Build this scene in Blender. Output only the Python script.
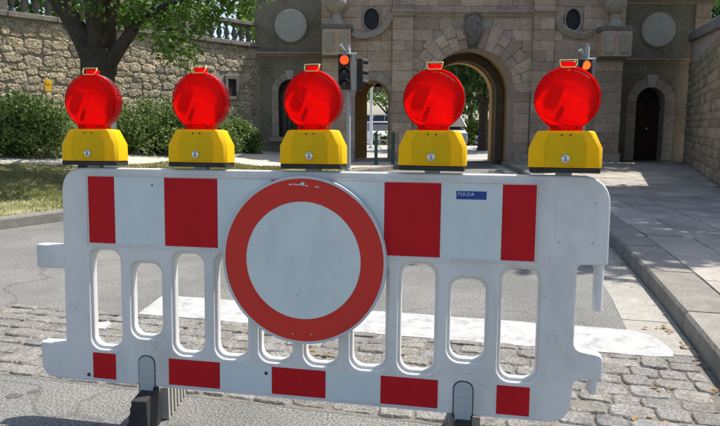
import bpy, math, random
import numpy as np
from mathutils import Vector, Matrix
R = math.radians
SC = bpy.context.scene
for o in list(bpy.data.objects): bpy.data.objects.remove(o)
COL = SC.collection

# ------------------------------------------------------------------ camera, sky, sun, exposure
CAMH, FPX, PITCH, ROLL = 1.16, 640.0, R(7.74), R(0.13)
cam = bpy.data.cameras.new('camera'); camo = bpy.data.objects.new('camera', cam); COL.objects.link(camo)
camo.location = (0, 0, CAMH)
camo.rotation_euler = (Matrix.Rotation(R(90) - PITCH, 3, 'X') @ Matrix.Rotation(ROLL, 3, 'Z')).to_euler()
cam.sensor_fit = 'HORIZONTAL'; cam.sensor_width = 36; cam.lens = 36 * FPX / 720
cam.clip_end = 2000; cam.clip_start = .05
SC.camera = camo

SUN_EL, SUN_AZ = R(61), R(28)            # azimuth measured from +X (right of the picture) towards +Y (away)
sdir = Vector((math.cos(SUN_EL) * math.cos(SUN_AZ), math.cos(SUN_EL) * math.sin(SUN_AZ), math.sin(SUN_EL)))
w = bpy.data.worlds.new('World'); SC.world = w; w.use_nodes = True
nt = w.node_tree; bg = nt.nodes['Background']; bg.inputs[1].default_value = .14
sk = nt.nodes.new('ShaderNodeTexSky'); sk.sky_type = 'NISHITA'; sk.sun_disc = False
sk.sun_elevation = SUN_EL; sk.sun_rotation = math.atan2(sdir.x, sdir.y); sk.dust_density = 2.0; sk.air_density = 1.0
nt.links.new(sk.outputs[0], bg.inputs[0])
sl = bpy.data.lights.new('sun', 'SUN'); sl.energy = 4.6; sl.angle = R(.53); sl.color = (1, .95, .87)
so = bpy.data.objects.new('sun', sl); COL.objects.link(so); so.rotation_euler = sdir.to_track_quat('Z', 'Y').to_euler()
so.location = (8, 4, 14)
SC.view_settings.view_transform = 'Standard'; SC.view_settings.look = 'None'
SC.view_settings.exposure = 0.65; SC.view_settings.gamma = 1
SC.render.engine = 'CYCLES'

rnd = random.Random(7)
nrg = np.random.default_rng(11)

# ------------------------------------------------------------------ pixel helpers (photo 720 x 426 -> directions)
def ray(x, y):
    dx, dy = x - 360, y - 213
    cr, sr = math.cos(ROLL), math.sin(ROLL)
    x, y = dx * cr + dy * sr, -dx * sr + dy * cr
    c, s = math.cos(PITCH), math.sin(PITCH)
    d = (x / FPX, 1, -y / FPX)
    return Vector((d[0], d[1] * c + d[2] * s, -d[1] * s + d[2] * c))
def at(x, y, Y):                              # the point on the vertical plane at distance Y
    r = ray(x, y); t = Y / r.y
    return Vector((r.x * t, Y, CAMH + r.z * t))
def gnd(x, y, z=0.0):
    r = ray(x, y); t = (z - CAMH) / r.z
    return Vector((r.x * t, r.y * t, z))

# ------------------------------------------------------------------ materials
MATS = {}
def nodes(name):
    m = bpy.data.materials.new(name); m.use_nodes = True
    n = m.node_tree; b = n.nodes['Principled BSDF']
    return m, n, b
def N(n, t, **kw):
    x = n.nodes.new(t)
    for k, v in kw.items(): setattr(x, k, v)
    return x
def pm(name, cols, scale=4, rough=.8, bump=.3, bscale=None, rand=0.0, spec=.3, metal=0, fine=None, detail=6, coord='pos', bdist=.01, randcols=None, transl=0):
    """noise-mixed procedural material; cols = 2-3 colours, rand = brightness change from object to object"""
    m, n, b = nodes(name); L = n.links
    if coord == 'pos': co = N(n, 'ShaderNodeNewGeometry').outputs['Position']
    else: co = N(n, 'ShaderNodeTexCoord').outputs['Object']
    t = N(n, 'ShaderNodeTexNoise'); t.inputs['Scale'].default_value = scale; t.inputs['Detail'].default_value = detail; t.inputs['Roughness'].default_value = .65
    L.new(co, t.inputs['Vector'])
    r = N(n, 'ShaderNodeValToRGB'); e = r.color_ramp.elements
    e[0].position = .32; e[1].position = .68
    e[0].color = (*cols[0], 1); e[1].color = (*cols[-1], 1)
    if len(cols) == 3: q = e.new(.5); q.color = (*cols[1], 1)
    L.new(t.outputs['Fac'], r.inputs[0]); c = r.outputs[0]
    oi = None
    if rand or randcols:
        oi = N(n, 'ShaderNodeObjectInfo')
    if randcols:
        rr = N(n, 'ShaderNodeValToRGB'); rr.color_ramp.interpolation = 'LINEAR'
        ee = rr.color_ramp.elements
        for i, cc in enumerate(randcols):
            p = i / (len(randcols) - 1)
            if i == 0: ee[0].color = (*cc, 1); ee[0].position = 0
            elif i == len(randcols) - 1: ee[1].color = (*cc, 1); ee[1].position = 1
            else: ee.new(p).color = (*cc, 1)
        L.new(oi.outputs['Random'], rr.inputs[0])
        mx = N(n, 'ShaderNodeMix', data_type='RGBA', blend_type='MULTIPLY'); mx.inputs[0].default_value = 1
        L.new(c, mx.inputs[6]); L.new(rr.outputs[0], mx.inputs[7]); c = mx.outputs[2]
    if rand:
        ma = N(n, 'ShaderNodeMath', operation='MULTIPLY_ADD'); ma.inputs[1].default_value = 2 * rand; ma.inputs[2].default_value = 1 - rand
        w3 = N(n, 'ShaderNodeMath', operation='FRACT'); w4 = N(n, 'ShaderNodeMath', operation='MULTIPLY'); w4.inputs[1].default_value = 17.31
        L.new(oi.outputs['Random'], w4.inputs[0]); L.new(w4.outputs[0], w3.inputs[0]); L.new(w3.outputs[0], ma.inputs[0])
        hs = N(n, 'ShaderNodeHueSaturation'); L.new(c, hs.inputs['Color']); L.new(ma.outputs[0], hs.inputs['Value']); c = hs.outputs[0]
    if fine:                                    # fine speckle: (scale, dark factor)
        f = N(n, 'ShaderNodeTexNoise'); f.inputs['Scale'].default_value = fine[0]; f.inputs['Detail'].default_value = 3
        L.new(co, f.inputs['Vector'])
        fr = N(n, 'ShaderNodeValToRGB'); fe = fr.color_ramp.elements
        fe[0].position = .35; fe[1].position = .65; fe[0].color = (fine[1],) * 3 + (1,); fe[1].color = (fine[2],) * 3 + (1,)
        L.new(f.outputs['Fac'], fr.inputs[0])
        mx = N(n, 'ShaderNodeMix', data_type='RGBA', blend_type='MULTIPLY'); mx.inputs[0].default_value = 1
        L.new(c, mx.inputs[6]); L.new(fr.outputs[0], mx.inputs[7]); c = mx.outputs[2]
    L.new(c, b.inputs['Base Color'])
    b.inputs['Roughness'].default_value = rough; b.inputs['Specular IOR Level'].default_value = spec; b.inputs['Metallic'].default_value = metal
    if bump:
        bt = N(n, 'ShaderNodeTexNoise'); bt.inputs['Scale'].default_value = bscale or scale * 5; bt.inputs['Detail'].default_value = 5
        L.new(co, bt.inputs['Vector'])
        bp = N(n, 'ShaderNodeBump'); bp.inputs['Strength'].default_value = bump; bp.inputs['Distance'].default_value = bdist
        L.new(bt.outputs['Fac'], bp.inputs['Height']); L.new(bp.outputs[0], b.inputs['Normal'])
    if transl:
        tr = N(n, 'ShaderNodeBsdfTranslucent'); L.new(c, tr.inputs['Color'])
        ms = N(n, 'ShaderNodeMixShader'); ms.inputs[0].default_value = transl
        L.new(b.outputs[0], ms.inputs[1]); L.new(tr.outputs[0], ms.inputs[2])
        L.new(ms.outputs[0], n.nodes['Material Output'].inputs['Surface'])
    MATS[name] = m
    return m

def dirty_plastic(name, col, dirt, rough=.45, amount=.35, scale=5, spec=.4, transl=0):
    """smooth plastic or sheeting with scuffs, specks and faint streaks"""
    m, n, b = nodes(name); L = n.links
    co = N(n, 'ShaderNodeTexCoord').outputs['Object']
    t = N(n, 'ShaderNodeTexNoise'); t.inputs['Scale'].default_value = scale; t.inputs['Detail'].default_value = 9; t.inputs['Roughness'].default_value = .7
    mp = N(n, 'ShaderNodeMapping'); mp.inputs['Scale'].default_value = (1, 1, .45); L.new(co, mp.inputs[0]); L.new(mp.outputs[0], t.inputs['Vector'])
    r = N(n, 'ShaderNodeValToRGB'); e = r.color_ramp.elements; e[0].position = .45; e[1].position = .8
    e[0].color = (0, 0, 0, 1); e[1].color = (amount, amount, amount, 1); L.new(t.outputs['Fac'], r.inputs[0])
    v = N(n, 'ShaderNodeTexNoise'); v.inputs['Scale'].default_value = 60; v.inputs['Detail'].default_value = 2; L.new(co, v.inputs['Vector'])
    vr = N(n, 'ShaderNodeValToRGB'); ve = vr.color_ramp.elements; ve[0].position = .70; ve[1].position = .80
    ve[0].color = (0, 0, 0, 1); ve[1].color = (.55, .55, .55, 1); L.new(v.outputs['Fac'], vr.inputs[0])
    ms_ = N(n, 'ShaderNodeMapping'); ms_.inputs['Scale'].default_value = (5, 5, 70); ms_.inputs['Rotation'].default_value = (0, .35, 0); L.new(co, ms_.inputs[0])
    sn = N(n, 'ShaderNodeTexNoise'); sn.inputs['Scale'].default_value = 1.6; sn.inputs['Detail'].default_value = 4; L.new(ms_.outputs[0], sn.inputs['Vector'])
    sr_ = N(n, 'ShaderNodeValToRGB'); se = sr_.color_ramp.elements; se[0].position = .67; se[1].position = .73
    se[0].color = (0, 0, 0, 1); se[1].color = (.5, .5, .5, 1); L.new(sn.outputs['Fac'], sr_.inputs[0])
    a0 = N(n, 'ShaderNodeMath', operation='MULTIPLY'); L.new(sr_.outputs[0], a0.inputs[0]); L.new(t.outputs['Fac'], a0.inputs[1])
    a1 = N(n, 'ShaderNodeMath', operation='ADD', use_clamp=True); L.new(r.outputs[0], a1.inputs[0]); L.new(a0.outputs[0], a1.inputs[1])
    ad = N(n, 'ShaderNodeMath', operation='ADD', use_clamp=True); L.new(a1.outputs[0], ad.inputs[0]); L.new(vr.outputs[0], ad.inputs[1])
    mx = N(n, 'ShaderNodeMix', data_type='RGBA'); mx.inputs[6].default_value = (*col, 1); mx.inputs[7].default_value = (*dirt, 1)
    L.new(ad.outputs[0], mx.inputs[0]); L.new(mx.outputs[2], b.inputs['Base Color'])
    rg = N(n, 'ShaderNodeMath', operation='MULTIPLY_ADD'); rg.inputs[1].default_value = .35; rg.inputs[2].default_value = rough
    L.new(t.outputs['Fac'], rg.inputs[0]); L.new(rg.outputs[0], b.inputs['Roughness'])
    b.inputs['Specular IOR Level'].default_value = spec
    bp = N(n, 'ShaderNodeBump'); bp.inputs['Strength'].default_value = .12; bp.inputs['Distance'].default_value = .004
    L.new(t.outputs['Fac'], bp.inputs['Height']); L.new(bp.outputs[0], b.inputs['Normal'])
    if transl:
        tr = N(n, 'ShaderNodeBsdfTranslucent'); L.new(mx.outputs[2], tr.inputs['Color'])
        ms = N(n, 'ShaderNodeMixShader'); ms.inputs[0].default_value = transl
        L.new(b.outputs[0], ms.inputs[1]); L.new(tr.outputs[0], ms.inputs[2])
        L.new(ms.outputs[0], n.nodes['Material Output'].inputs['Surface'])
    MATS[name] = m
    return m

def lens_material(nm, transp, ior):
    m, n, b = nodes(nm); L = n.links
    tc = N(n, 'ShaderNodeTexCoord').outputs['Object']
    sp = N(n, 'ShaderNodeSeparateXYZ'); L.new(tc, sp.inputs[0])
    an = N(n, 'ShaderNodeMath', operation='ARCTAN2'); L.new(sp.outputs[2], an.inputs[0]); L.new(sp.outputs[0], an.inputs[1])
    k = N(n, 'ShaderNodeMath', operation='MULTIPLY'); k.inputs[1].default_value = 84; L.new(an.outputs[0], k.inputs[0])
    s = N(n, 'ShaderNodeMath', operation='SINE'); L.new(k.outputs[0], s.inputs[0])
    le = N(n, 'ShaderNodeVectorMath', operation='LENGTH')
    fl = N(n, 'ShaderNodeCombineXYZ'); L.new(sp.outputs[0], fl.inputs[0]); L.new(sp.outputs[2], fl.inputs[2]); L.new(fl.outputs[0], le.inputs[0])
    k2 = N(n, 'ShaderNodeMath', operation='MULTIPLY'); k2.inputs[1].default_value = 1500; L.new(le.outputs['Value'], k2.inputs[0])
    s2 = N(n, 'ShaderNodeMath', operation='SINE'); L.new(k2.outputs[0], s2.inputs[0])
    ad = N(n, 'ShaderNodeMath', operation='ADD'); L.new(s.outputs[0], ad.inputs[0]); L.new(s2.outputs[0], ad.inputs[1])
    bp = N(n, 'ShaderNodeBump'); bp.inputs['Strength'].default_value = .5; bp.inputs['Distance'].default_value = .0016; L.new(ad.outputs[0], bp.inputs['Height'])
    r = N(n, 'ShaderNodeMapRange'); r.inputs[1].default_value = -2; r.inputs[2].default_value = 2; r.inputs[3].default_value = .75; r.inputs[4].default_value = 1; L.new(ad.outputs[0], r.inputs[0])
    cm = N(n, 'ShaderNodeMix', data_type='RGBA'); cm.inputs[6].default_value = (.75, .005, .004, 1); cm.inputs[7].default_value = (1, .042, .012, 1); L.new(r.outputs[0], cm.inputs[0])
    tl = N(n, 'ShaderNodeBsdfTranslucent'); L.new(cm.outputs[2], tl.inputs[0]); L.new(bp.outputs[0], tl.inputs['Normal'])
    tp = N(n, 'ShaderNodeBsdfTransparent'); tp.inputs[0].default_value = (1, .035, .02, 1)
    m1 = N(n, 'ShaderNodeMixShader'); m1.inputs[0].default_value = transp; L.new(tl.outputs[0], m1.inputs[1]); L.new(tp.outputs[0], m1.inputs[2])
    df = N(n, 'ShaderNodeBsdfDiffuse'); df.inputs[0].default_value = (.6, .006, .006, 1); L.new(bp.outputs[0], df.inputs['Normal'])
    m3 = N(n, 'ShaderNodeMixShader'); m3.inputs[0].default_value = .02; L.new(m1.outputs[0], m3.inputs[1]); L.new(df.outputs[0], m3.inputs[2])
    gl = N(n, 'ShaderNodeBsdfGlossy'); gl.inputs['Roughness'].default_value = .22; L.new(bp.outputs[0], gl.inputs['Normal'])
    fr = N(n, 'ShaderNodeFresnel'); fr.inputs[0].default_value = ior
    m2 = N(n, 'ShaderNodeMixShader'); L.new(fr.outputs[0], m2.inputs[0]); L.new(m3.outputs[0], m2.inputs[1]); L.new(gl.outputs[0], m2.inputs[2])
    n.nodes.remove(b); L.new(m2.outputs[0], n.nodes['Material Output'].inputs['Surface'])
    MATS[nm] = m
lens_material('red_lens', .22, 1.2); lens_material('red_lens_back', .88, 1.2)

def emis(name, col, st):
    m, n, b = nodes(name); b.inputs['Base Color'].default_value = (*col, 1); b.inputs['Emission Color'].default_value = (*col, 1); b.inputs['Emission Strength'].default_value = st
    MATS[name] = m
def glass(name, col, rough=.05):
    m, n, b = nodes(name); b.inputs['Base Color'].default_value = (*col, 1); b.inputs['Roughness'].default_value = rough; b.inputs['Specular IOR Level'].default_value = .6
    t = N(n, 'ShaderNodeTexNoise'); t.inputs['Scale'].default_value = 3; bp = N(n, 'ShaderNodeBump'); bp.inputs['Strength'].default_value = .03
    n.links.new(t.outputs['Fac'], bp.inputs['Height']); n.links.new(bp.outputs[0], b.inputs['Normal'])
    MATS[name] = m

pm('asphalt', [(.135, .135, .126), (.172, .171, .159), (.205, .203, .189)], scale=1.3, rough=.9, bump=.6, bscale=120, fine=(105, .45, 1.5), bdist=.01)
def wear(name):
    m = MATS[name]; n = m.node_tree; L = n.links; b = n.nodes['Principled BSDF']
    src = b.inputs['Base Color'].links[0].from_socket
    co = N(n, 'ShaderNodeNewGeometry').outputs['Position']
    dn = N(n, 'ShaderNodeTexNoise'); dn.inputs['Scale'].default_value = 1.4; dn.inputs['Detail'].default_value = 8; L.new(co, dn.inputs['Vector'])
    va = N(n, 'ShaderNodeVectorMath', operation='MULTIPLY_ADD'); va.inputs[1].default_value = (.9, .9, .9); L.new(dn.outputs['Color'], va.inputs[0]); L.new(co, va.inputs[2])
    vo = N(n, 'ShaderNodeTexVoronoi', feature='DISTANCE_TO_EDGE'); vo.inputs['Scale'].default_value = .42; L.new(va.outputs[0], vo.inputs['Vector'])
    cr = N(n, 'ShaderNodeValToRGB'); e = cr.color_ramp.elements; e[0].position = .002; e[1].position = .008; e[0].color = (.72, .71, .70, 1); e[1].color = (1, 1, 1, 1); L.new(vo.outputs['Distance'], cr.inputs[0])
    st = N(n, 'ShaderNodeTexNoise'); st.inputs['Scale'].default_value = .7; st.inputs['Detail'].default_value = 7; st.inputs['Roughness'].default_value = .7; L.new(co, st.inputs['Vector'])
    sr = N(n, 'ShaderNodeValToRGB'); e = sr.color_ramp.elements; e[0].position = .36; e[1].position = .58; e[0].color = (.80, .80, .80, 1); e[1].color = (1.04, 1.04, 1.03, 1); L.new(st.outputs['Fac'], sr.inputs[0])
    for o in (cr.outputs[0], sr.outputs[0]):
        mx = N(n, 'ShaderNodeMix', data_type='RGBA', blend_type='MULTIPLY'); mx.inputs[0].default_value = 1; L.new(src, mx.inputs[6]); L.new(o, mx.inputs[7]); src = mx.outputs[2]
    L.new(src, b.inputs['Base Color'])
wear('asphalt')
pm('plaza', [(.30, .285, .26), (.38, .365, .335)], scale=1.0, rough=.9, bump=.3, bscale=60)
pm('earth', [(.07, .075, .04), (.11, .1, .06)], scale=.4, bump=.4, bscale=4)
pm('mortar_bed', [(.15, .14, .12), (.21, .197, .175)], scale=14, rough=.95, bump=.8, bscale=110, fine=(150, .5, 1.25))
pm('cobble', [(.15, .145, .133), (.20, .193, .178), (.26, .25, .23)], scale=11, rough=.85, bump=.7, bscale=55, rand=.16, fine=(80, .6, 1.3), randcols=[(1, .97, .93), (.93, .95, 1), (1.04, .98, .9), (.9, .9, .92)])
pm('gutter', [(.30, .285, .25), (.37, .35, .31)], scale=10, rough=.9, bump=.45, bscale=90, rand=.08, fine=(160, .72, 1.15))
pm('kerb', [(.18, .168, .145), (.26, .243, .212)], scale=7, rough=.9, bump=.5, bscale=70, rand=.1, fine=(140, .75, 1.15))
pm('slab', [(.235, .212, .178), (.33, .302, .26), (.41, .38, .33)], scale=2.5, rough=.9, bump=.6, bscale=45, rand=.17, fine=(120, .78, 1.12))
pm('joint', [(.07, .065, .05), (.11, .1, .08)], scale=20, bump=.5)
pm('paint_line', [(.27, .265, .255), (.42, .415, .405), (.48, .475, .465)], scale=9, rough=.7, bump=.5, bscale=130, fine=(120, .8, 1.06), detail=9)
pm('gravel', [(.42, .385, .32), (.54, .50, .425)], scale=6, rough=.95, bump=.7, bscale=70, fine=(60, .75, 1.15))
pm('lawn_soil', [(.11, .115, .04), (.19, .18, .075), (.36, .325, .19)], scale=1.6, rough=.95, bump=.8, bscale=40, fine=(50, .6, 1.25))
pm('grass', [(.085, .115, .026), (.17, .18, .05), (.34, .31, .13)], scale=1.2, rough=.7, bump=0, transl=.3)
pm('sand_stone', [(.42, .325, .26), (.55, .44, .36)], scale=5, rough=.92, bump=.6, bscale=26, rand=.19, fine=(38, .68, 1.15),
   randcols=[(1.05, .99, .90), (1.0, .84, .78), (.88, .88, .84), (1.0, .95, .86), (.84, .68, .64), (1.05, 1.0, .92), (.9, .84, .76)])
pm('stone_core', [(.35, .275, .22), (.45, .365, .30)], scale=4, rough=.95, bump=.6, bscale=30)
pm('trim_stone', [(.33, .275, .215), (.43, .365, .29)], scale=6, rough=.92, bump=.5, bscale=30, rand=.12, fine=(40, .7, 1.1))
pm('dark_stone', [(.13, .115, .098), (.20, .18, .155)], scale=7, rough=.92, bump=.5, bscale=34, rand=.15)
pm('plaque_stone', [(.40, .38, .32), (.48, .455, .39)], scale=4, rough=.9, bump=.3, bscale=30, fine=(30, .8, 1.08))
pm('grey_plaster', [(.155, .132, .092), (.225, .195, .142), (.265, .232, .172)], scale=1.6, rough=.95, bump=.4, bscale=50, fine=(14, .82, 1.1), detail=9)
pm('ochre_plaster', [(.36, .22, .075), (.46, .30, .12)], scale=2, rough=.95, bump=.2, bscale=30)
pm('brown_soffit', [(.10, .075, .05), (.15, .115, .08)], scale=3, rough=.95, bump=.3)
pm('rubble', [(.30, .26, .20), (.45, .40, .31), (.55, .49, .39)], scale=5, rough=.95, bump=1.0, bscale=17, rand=.25, fine=(22, .5, 1.25), bdist=.06,
   randcols=[(1.05, .97, .84), (.95, .9, .84), (1.08, .82, .66), (1, .98, .9), (.86, .84, .8)])
pm('rubble_mortar', [(.32, .28, .21), (.46, .41, .32)], scale=6, rough=.95, bump=1.0, bscale=16, bdist=.06, fine=(20, .5, 1.2))
pm('wall_brick', [(.27, .225, .165), (.37, .315, .24)], scale=6, rough=.95, bump=.8, bscale=34, rand=.28, fine=(36, .65, 1.15), randcols=[(1.05, .95, .8), (1, .85, .7), (.9, .9, .82)])
pm('coping', [(.12, .11, .095), (.2, .185, .16)], scale=6, rough=.92, bump=.6, bscale=30, rand=.15)
pm('bark', [(.035, .029, .022), (.075, .062, .048)], scale=7, rough=.95, bump=1.0, bscale=26, bdist=.03)
pm('leaf', [(.045, .10, .014), (.09, .17, .024), (.15, .24, .04)], scale=1.1, rough=.5, bump=0, transl=.45, spec=.35)
pm('leaf_dark', [(.035, .08, .016), (.07, .14, .03)], scale=.8, rough=.5, bump=0, transl=.35, spec=.3)
pm('shrub_leaf', [(.075, .125, .032), (.14, .21, .055), (.21, .285, .085)], scale=2.2, rough=.5, bump=0, transl=.3)
pm('hedge_leaf', [(.10, .16, .02), (.19, .26, .04)], scale=2, rough=.5, bump=0, transl=.4)
pm('dry_leaf', [(.20, .115, .045), (.30, .19, .075), (.14, .085, .04)], scale=30, rough=.8, bump=0)
pm('weed', [(.1, .16, .02), (.2, .25, .05)], scale=20, rough=.6, bump=0, transl=.3)
dirty_plastic('white_plastic', (.69, .675, .635), (.26, .25, .22), rough=.38, amount=.5, transl=.04)
dirty_plastic('white_sheeting', (.60, .65, .63), (.30, .32, .31), rough=.4, amount=.26, scale=7)
dirty_plastic('red_sheeting', (.50, .008, .012), (.28, .01, .015), rough=.5, amount=.45, scale=9, spec=.18)
dirty_plastic('sign_white', (.60, .65, .63), (.28, .30, .29), rough=.4, amount=.45, scale=8)
dirty_plastic('sign_red', (.60, .040, .026), (.36, .05, .045), rough=.45, amount=.5, scale=10, spec=.18)
dirty_plastic('alloy', (.50, .52, .54), (.3, .3, .3), rough=.35, amount=.3)
dirty_plastic('yellow_plastic', (.90, .60, .004), (.50, .32, .012), rough=.36, amount=.4, scale=12, transl=.32, spec=.18)
dirty_plastic('yellow_shiny', (.85, .66, .10), (.6, .4, .05), rough=.2, amount=.2)
dirty_plastic('rubber_and_foot_shade', (.022, .022, .022), (.07, .065, .06), rough=.6, amount=.6)
dirty_plastic('foot_sunlit_grey', (.36, .34, .30), (.18, .17, .15), rough=.8, amount=.7, scale=14)
dirty_plastic('post_grey', (.40, .43, .42), (.28, .29, .28), rough=.45, amount=.4, scale=10)
dirty_plastic('blue_label', (.012, .045, .24), (.03, .07, .26), rough=.4, amount=.3)
dirty_plastic('white_print', (.62, .64, .7), (.5, .5, .55), rough=.5, amount=.2)
dirty_plastic('dark_metal', (.03, .03, .032), (.06, .06, .055), rough=.5, amount=.4)
dirty_plastic('signal_black', (.02, .02, .02), (.05, .05, .05), rough=.5, amount=.4)
dirty_plastic('galvanised', (.40, .41, .41), (.28, .28, .27), rough=.42, amount=.4, scale=12)
dirty_plastic('cabinet_grey', (.46, .47, .46), (.32, .32, .3), rough=.5, amount=.4)
dirty_plastic('green_paint', (.03, .085, .06), (.02, .05, .035), rough=.45, amount=.4)
dirty_plastic('yellow_sign', (.72, .42, .01), (.5, .3, .03), rough=.4, amount=.4)
dirty_plastic('door_wood', (.035, .014, .010), (.02, .01, .008), rough=.6, amount=.6)
dirty_plastic('car_white', (.74, .75, .76), (.6, .6, .58), rough=.22, amount=.1)
dirty_plastic('car_silver', (.42, .44, .46), (.3, .3, .3), rough=.22, amount=.1)
dirty_plastic('car_blue', (.10, .14, .2), (.1, .1, .1), rough=.22, amount=.1)
dirty_plastic('tyre', (.02, .02, .02), (.05, .05, .05), rough=.8, amount=.5)
dirty_plastic('lamp_dark', (.10, .004, .004), (.06, .004, .004), rough=.4, amount=.3)
m_, n_, b_ = nodes('steel'); b_.inputs['Metallic'].default_value = 1; b_.inputs['Roughness'].default_value = .3; b_.inputs['Base Color'].default_value = (.62, .62, .6, 1); MATS['steel'] = m_
m_, n_, b_ = nodes('brass_wire'); b_.inputs['Metallic'].default_value = .6; b_.inputs['Roughness'].default_value = .3; b_.inputs['Base Color'].default_value = (.85, .66, .22, 1); MATS['brass_wire'] = m_
emis('lit_red', (1, .035, .006), 1.9); emis('lit_orange', (1, .075, .01), 2.0)
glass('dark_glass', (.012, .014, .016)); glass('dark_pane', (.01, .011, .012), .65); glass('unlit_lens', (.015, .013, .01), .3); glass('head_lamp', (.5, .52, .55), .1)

# ------------------------------------------------------------------ mesh helpers
def link(name, me, mat=None, parent=None, loc=None):
    o = bpy.data.objects.new(name, me); COL.objects.link(o)
    if mat is not None and me is not None and not me.materials: me.materials.append(MATS[mat])
    if parent is not None: o.parent = parent
    if loc is not None: o.location = loc
    return o
def tag(o, label=None, cat=None, group=None, kind=None):
    for k, v in (('label', label), ('category', cat), ('group', group), ('kind', kind)):
        if v: o[k] = v
    return o
def empty(name, loc=(0, 0, 0), rot=(0, 0, 0)):
    o = bpy.data.objects.new(name, None); COL.objects.link(o); o.location = loc; o.rotation_euler = rot; o.empty_display_size = .1
    return o
class MB:
    def __init__(s): s.v = []; s.f = []
    def add(s, vs, fs):
        k = len(s.v); s.v += [tuple(p) for p in vs]; s.f += [tuple(i + k for i in f) for f in fs]; return s
    def box(s, c, d, M=None):
        x, y, z = (q / 2 for q in d)
        vs = [Vector((c[0] + a * x, c[1] + b * y, c[2] + e * z)) for e in (-1, 1) for a, b in ((-1, -1), (1, -1), (1, 1), (-1, 1))]
        if M: vs = [M @ p for p in vs]
        return s.add(vs, [(3, 2, 1, 0), (4, 5, 6, 7), (0, 1, 5, 4), (1, 2, 6, 5), (2, 3, 7, 6), (3, 0, 4, 7)])
    def prism(s, A, B):                       # loft between two loops with the same count, capped
        n = len(A)
        return s.add(list(A) + list(B), [tuple(range(n))[::-1], tuple(range(n, 2 * n))] + [(i, (i + 1) % n, n + (i + 1) % n, n + i) for i in range(n)])
    def loft(s, loops, cap=True):
        n = len(loops[0]); vs = [p for l in loops for p in l]; fs = []
        for k in range(len(loops) - 1):
            fs += [(k * n + i, k * n + (i + 1) % n, (k + 1) * n + (i + 1) % n, (k + 1) * n + i) for i in range(n)]
        if cap: fs += [tuple(range(n))[::-1], tuple(range((len(loops) - 1) * n, len(loops) * n))]
        return s.add(vs, fs)
    def lathe(s, prof, c=(0, 0, 0), axis='Z', n=24):
        loops = []
        for r, h in prof:
            l = []
            for i in range(n):
                a = 2 * math.pi * i / n; x, y = r * math.cos(a), r * math.sin(a)
                l.append(Vector(c) + (Vector((x, y, h)) if axis == 'Z' else Vector((x, h, -y)) if axis == 'Y' else Vector((h, x, y))))
            loops.append(l)
        return s.loft(loops)
    def tube(s, path, r, n=8):
        path = [Vector(p) for p in path]; loops = []
        rr = r if isinstance(r, (list, tuple)) else [r] * len(path)
        ref = None
        for i, p in enumerate(path):
            t = (path[min(i + 1, len(path) - 1)] - path[max(i - 1, 0)]).normalized()
            if ref is None: ref = t.orthogonal().normalized()
            a = (ref - t * ref.dot(t)).normalized(); b = t.cross(a); ref = a
            loops.append([p + a * rr[i] * math.cos(2 * math.pi * k / n) + b * rr[i] * math.sin(2 * math.pi * k / n) for k in range(n)])
        return s.loft(loops)
    def mesh(s, name, smooth=None):
        me = bpy.data.meshes.new(name); me.from_pydata([tuple(p) for p in s.v], [], s.f); me.update()
        import bmesh
        bm = bmesh.new(); bm.from_mesh(me); bmesh.ops.recalc_face_normals(bm, faces=bm.faces); bm.to_mesh(me); bm.free()
        if smooth is not None:
            me.shade_smooth(); me.set_sharp_from_angle(angle=R(smooth))
        return me
    def build(s, name, mat, parent=None, smooth=None, loc=None): return link(name, s.mesh(name, smooth), mat, parent, loc)

def bevelled(o, wd=.004, seg=2, ang=35):
    b = o.modifiers.new('bevel', 'BEVEL'); b.width = wd; b.segments = seg; b.limit_method = 'ANGLE'; b.angle_limit = R(ang)
    o.data.shade_smooth(); o.data.set_sharp_from_angle(angle=R(40)); b.harden_normals = False
    return o

def plate_mesh(name, outer, holes, thick, bevel, res=2):
    """flat plate in local XZ with holes; front at y = -thick/2"""
    cu = bpy.data.curves.new(name, 'CURVE'); cu.dimensions = '2D'; cu.fill_mode = 'BOTH'
    for loop in [outer] + holes:
        sp = cu.splines.new('POLY'); sp.points.add(len(loop) - 1); sp.use_cyclic_u = True
        for p, q in zip(sp.points, loop): p.co = (q[0], q[1], 0, 1)
    cu.extrude = max(thick / 2 - bevel, 0); cu.bevel_depth = bevel; cu.bevel_resolution = res; cu.offset = -bevel
    o = bpy.data.objects.new('temporary', cu); COL.objects.link(o)
    dg = bpy.context.evaluated_depsgraph_get(); dg.update()
    me = bpy.data.meshes.new_from_object(o.evaluated_get(dg)); me.name = name
    bpy.data.objects.remove(o); bpy.data.curves.remove(cu)
    me.materials.clear()
    me.transform(Matrix(((1, 0, 0, 0), (0, 0, -1, 0), (0, 1, 0, 0), (0, 0, 0, 1))))
    me.shade_smooth(); me.set_sharp_from_angle(angle=R(35))
    return me
def join_meshes(name, items):
    vs, fs = [], []
    for me, off in items:
        k = len(vs); vs += [tuple(Vector(v.co) + Vector(off)) for v in me.vertices]; fs += [tuple(i + k for i in p.vertices) for p in me.polygons]
    m = bpy.data.meshes.new(name); m.from_pydata(vs, [], fs); m.update(); m.shade_smooth(); m.set_sharp_from_angle(angle=R(35))
    return m
def rrect(x0, z0, x1, z1, r, n=6):
    pts = []
    for cx, cz, a0 in ((x1 - r, z1 - r, 0), (x0 + r, z1 - r, 90), (x0 + r, z0 + r, 180), (x1 - r, z0 + r, 270)):
        for i in range(n + 1):
            a = R(a0 + 90 * i / n); pts.append((cx + r * math.cos(a), cz + r * math.sin(a)))
    return pts
def arc(cx, cz, r, a0, a1, n=8):
    return [(cx + r * math.cos(R(a0 + (a1 - a0) * i / n)), cz + r * math.sin(R(a0 + (a1 - a0) * i / n))) for i in range(n + 1)]
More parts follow.
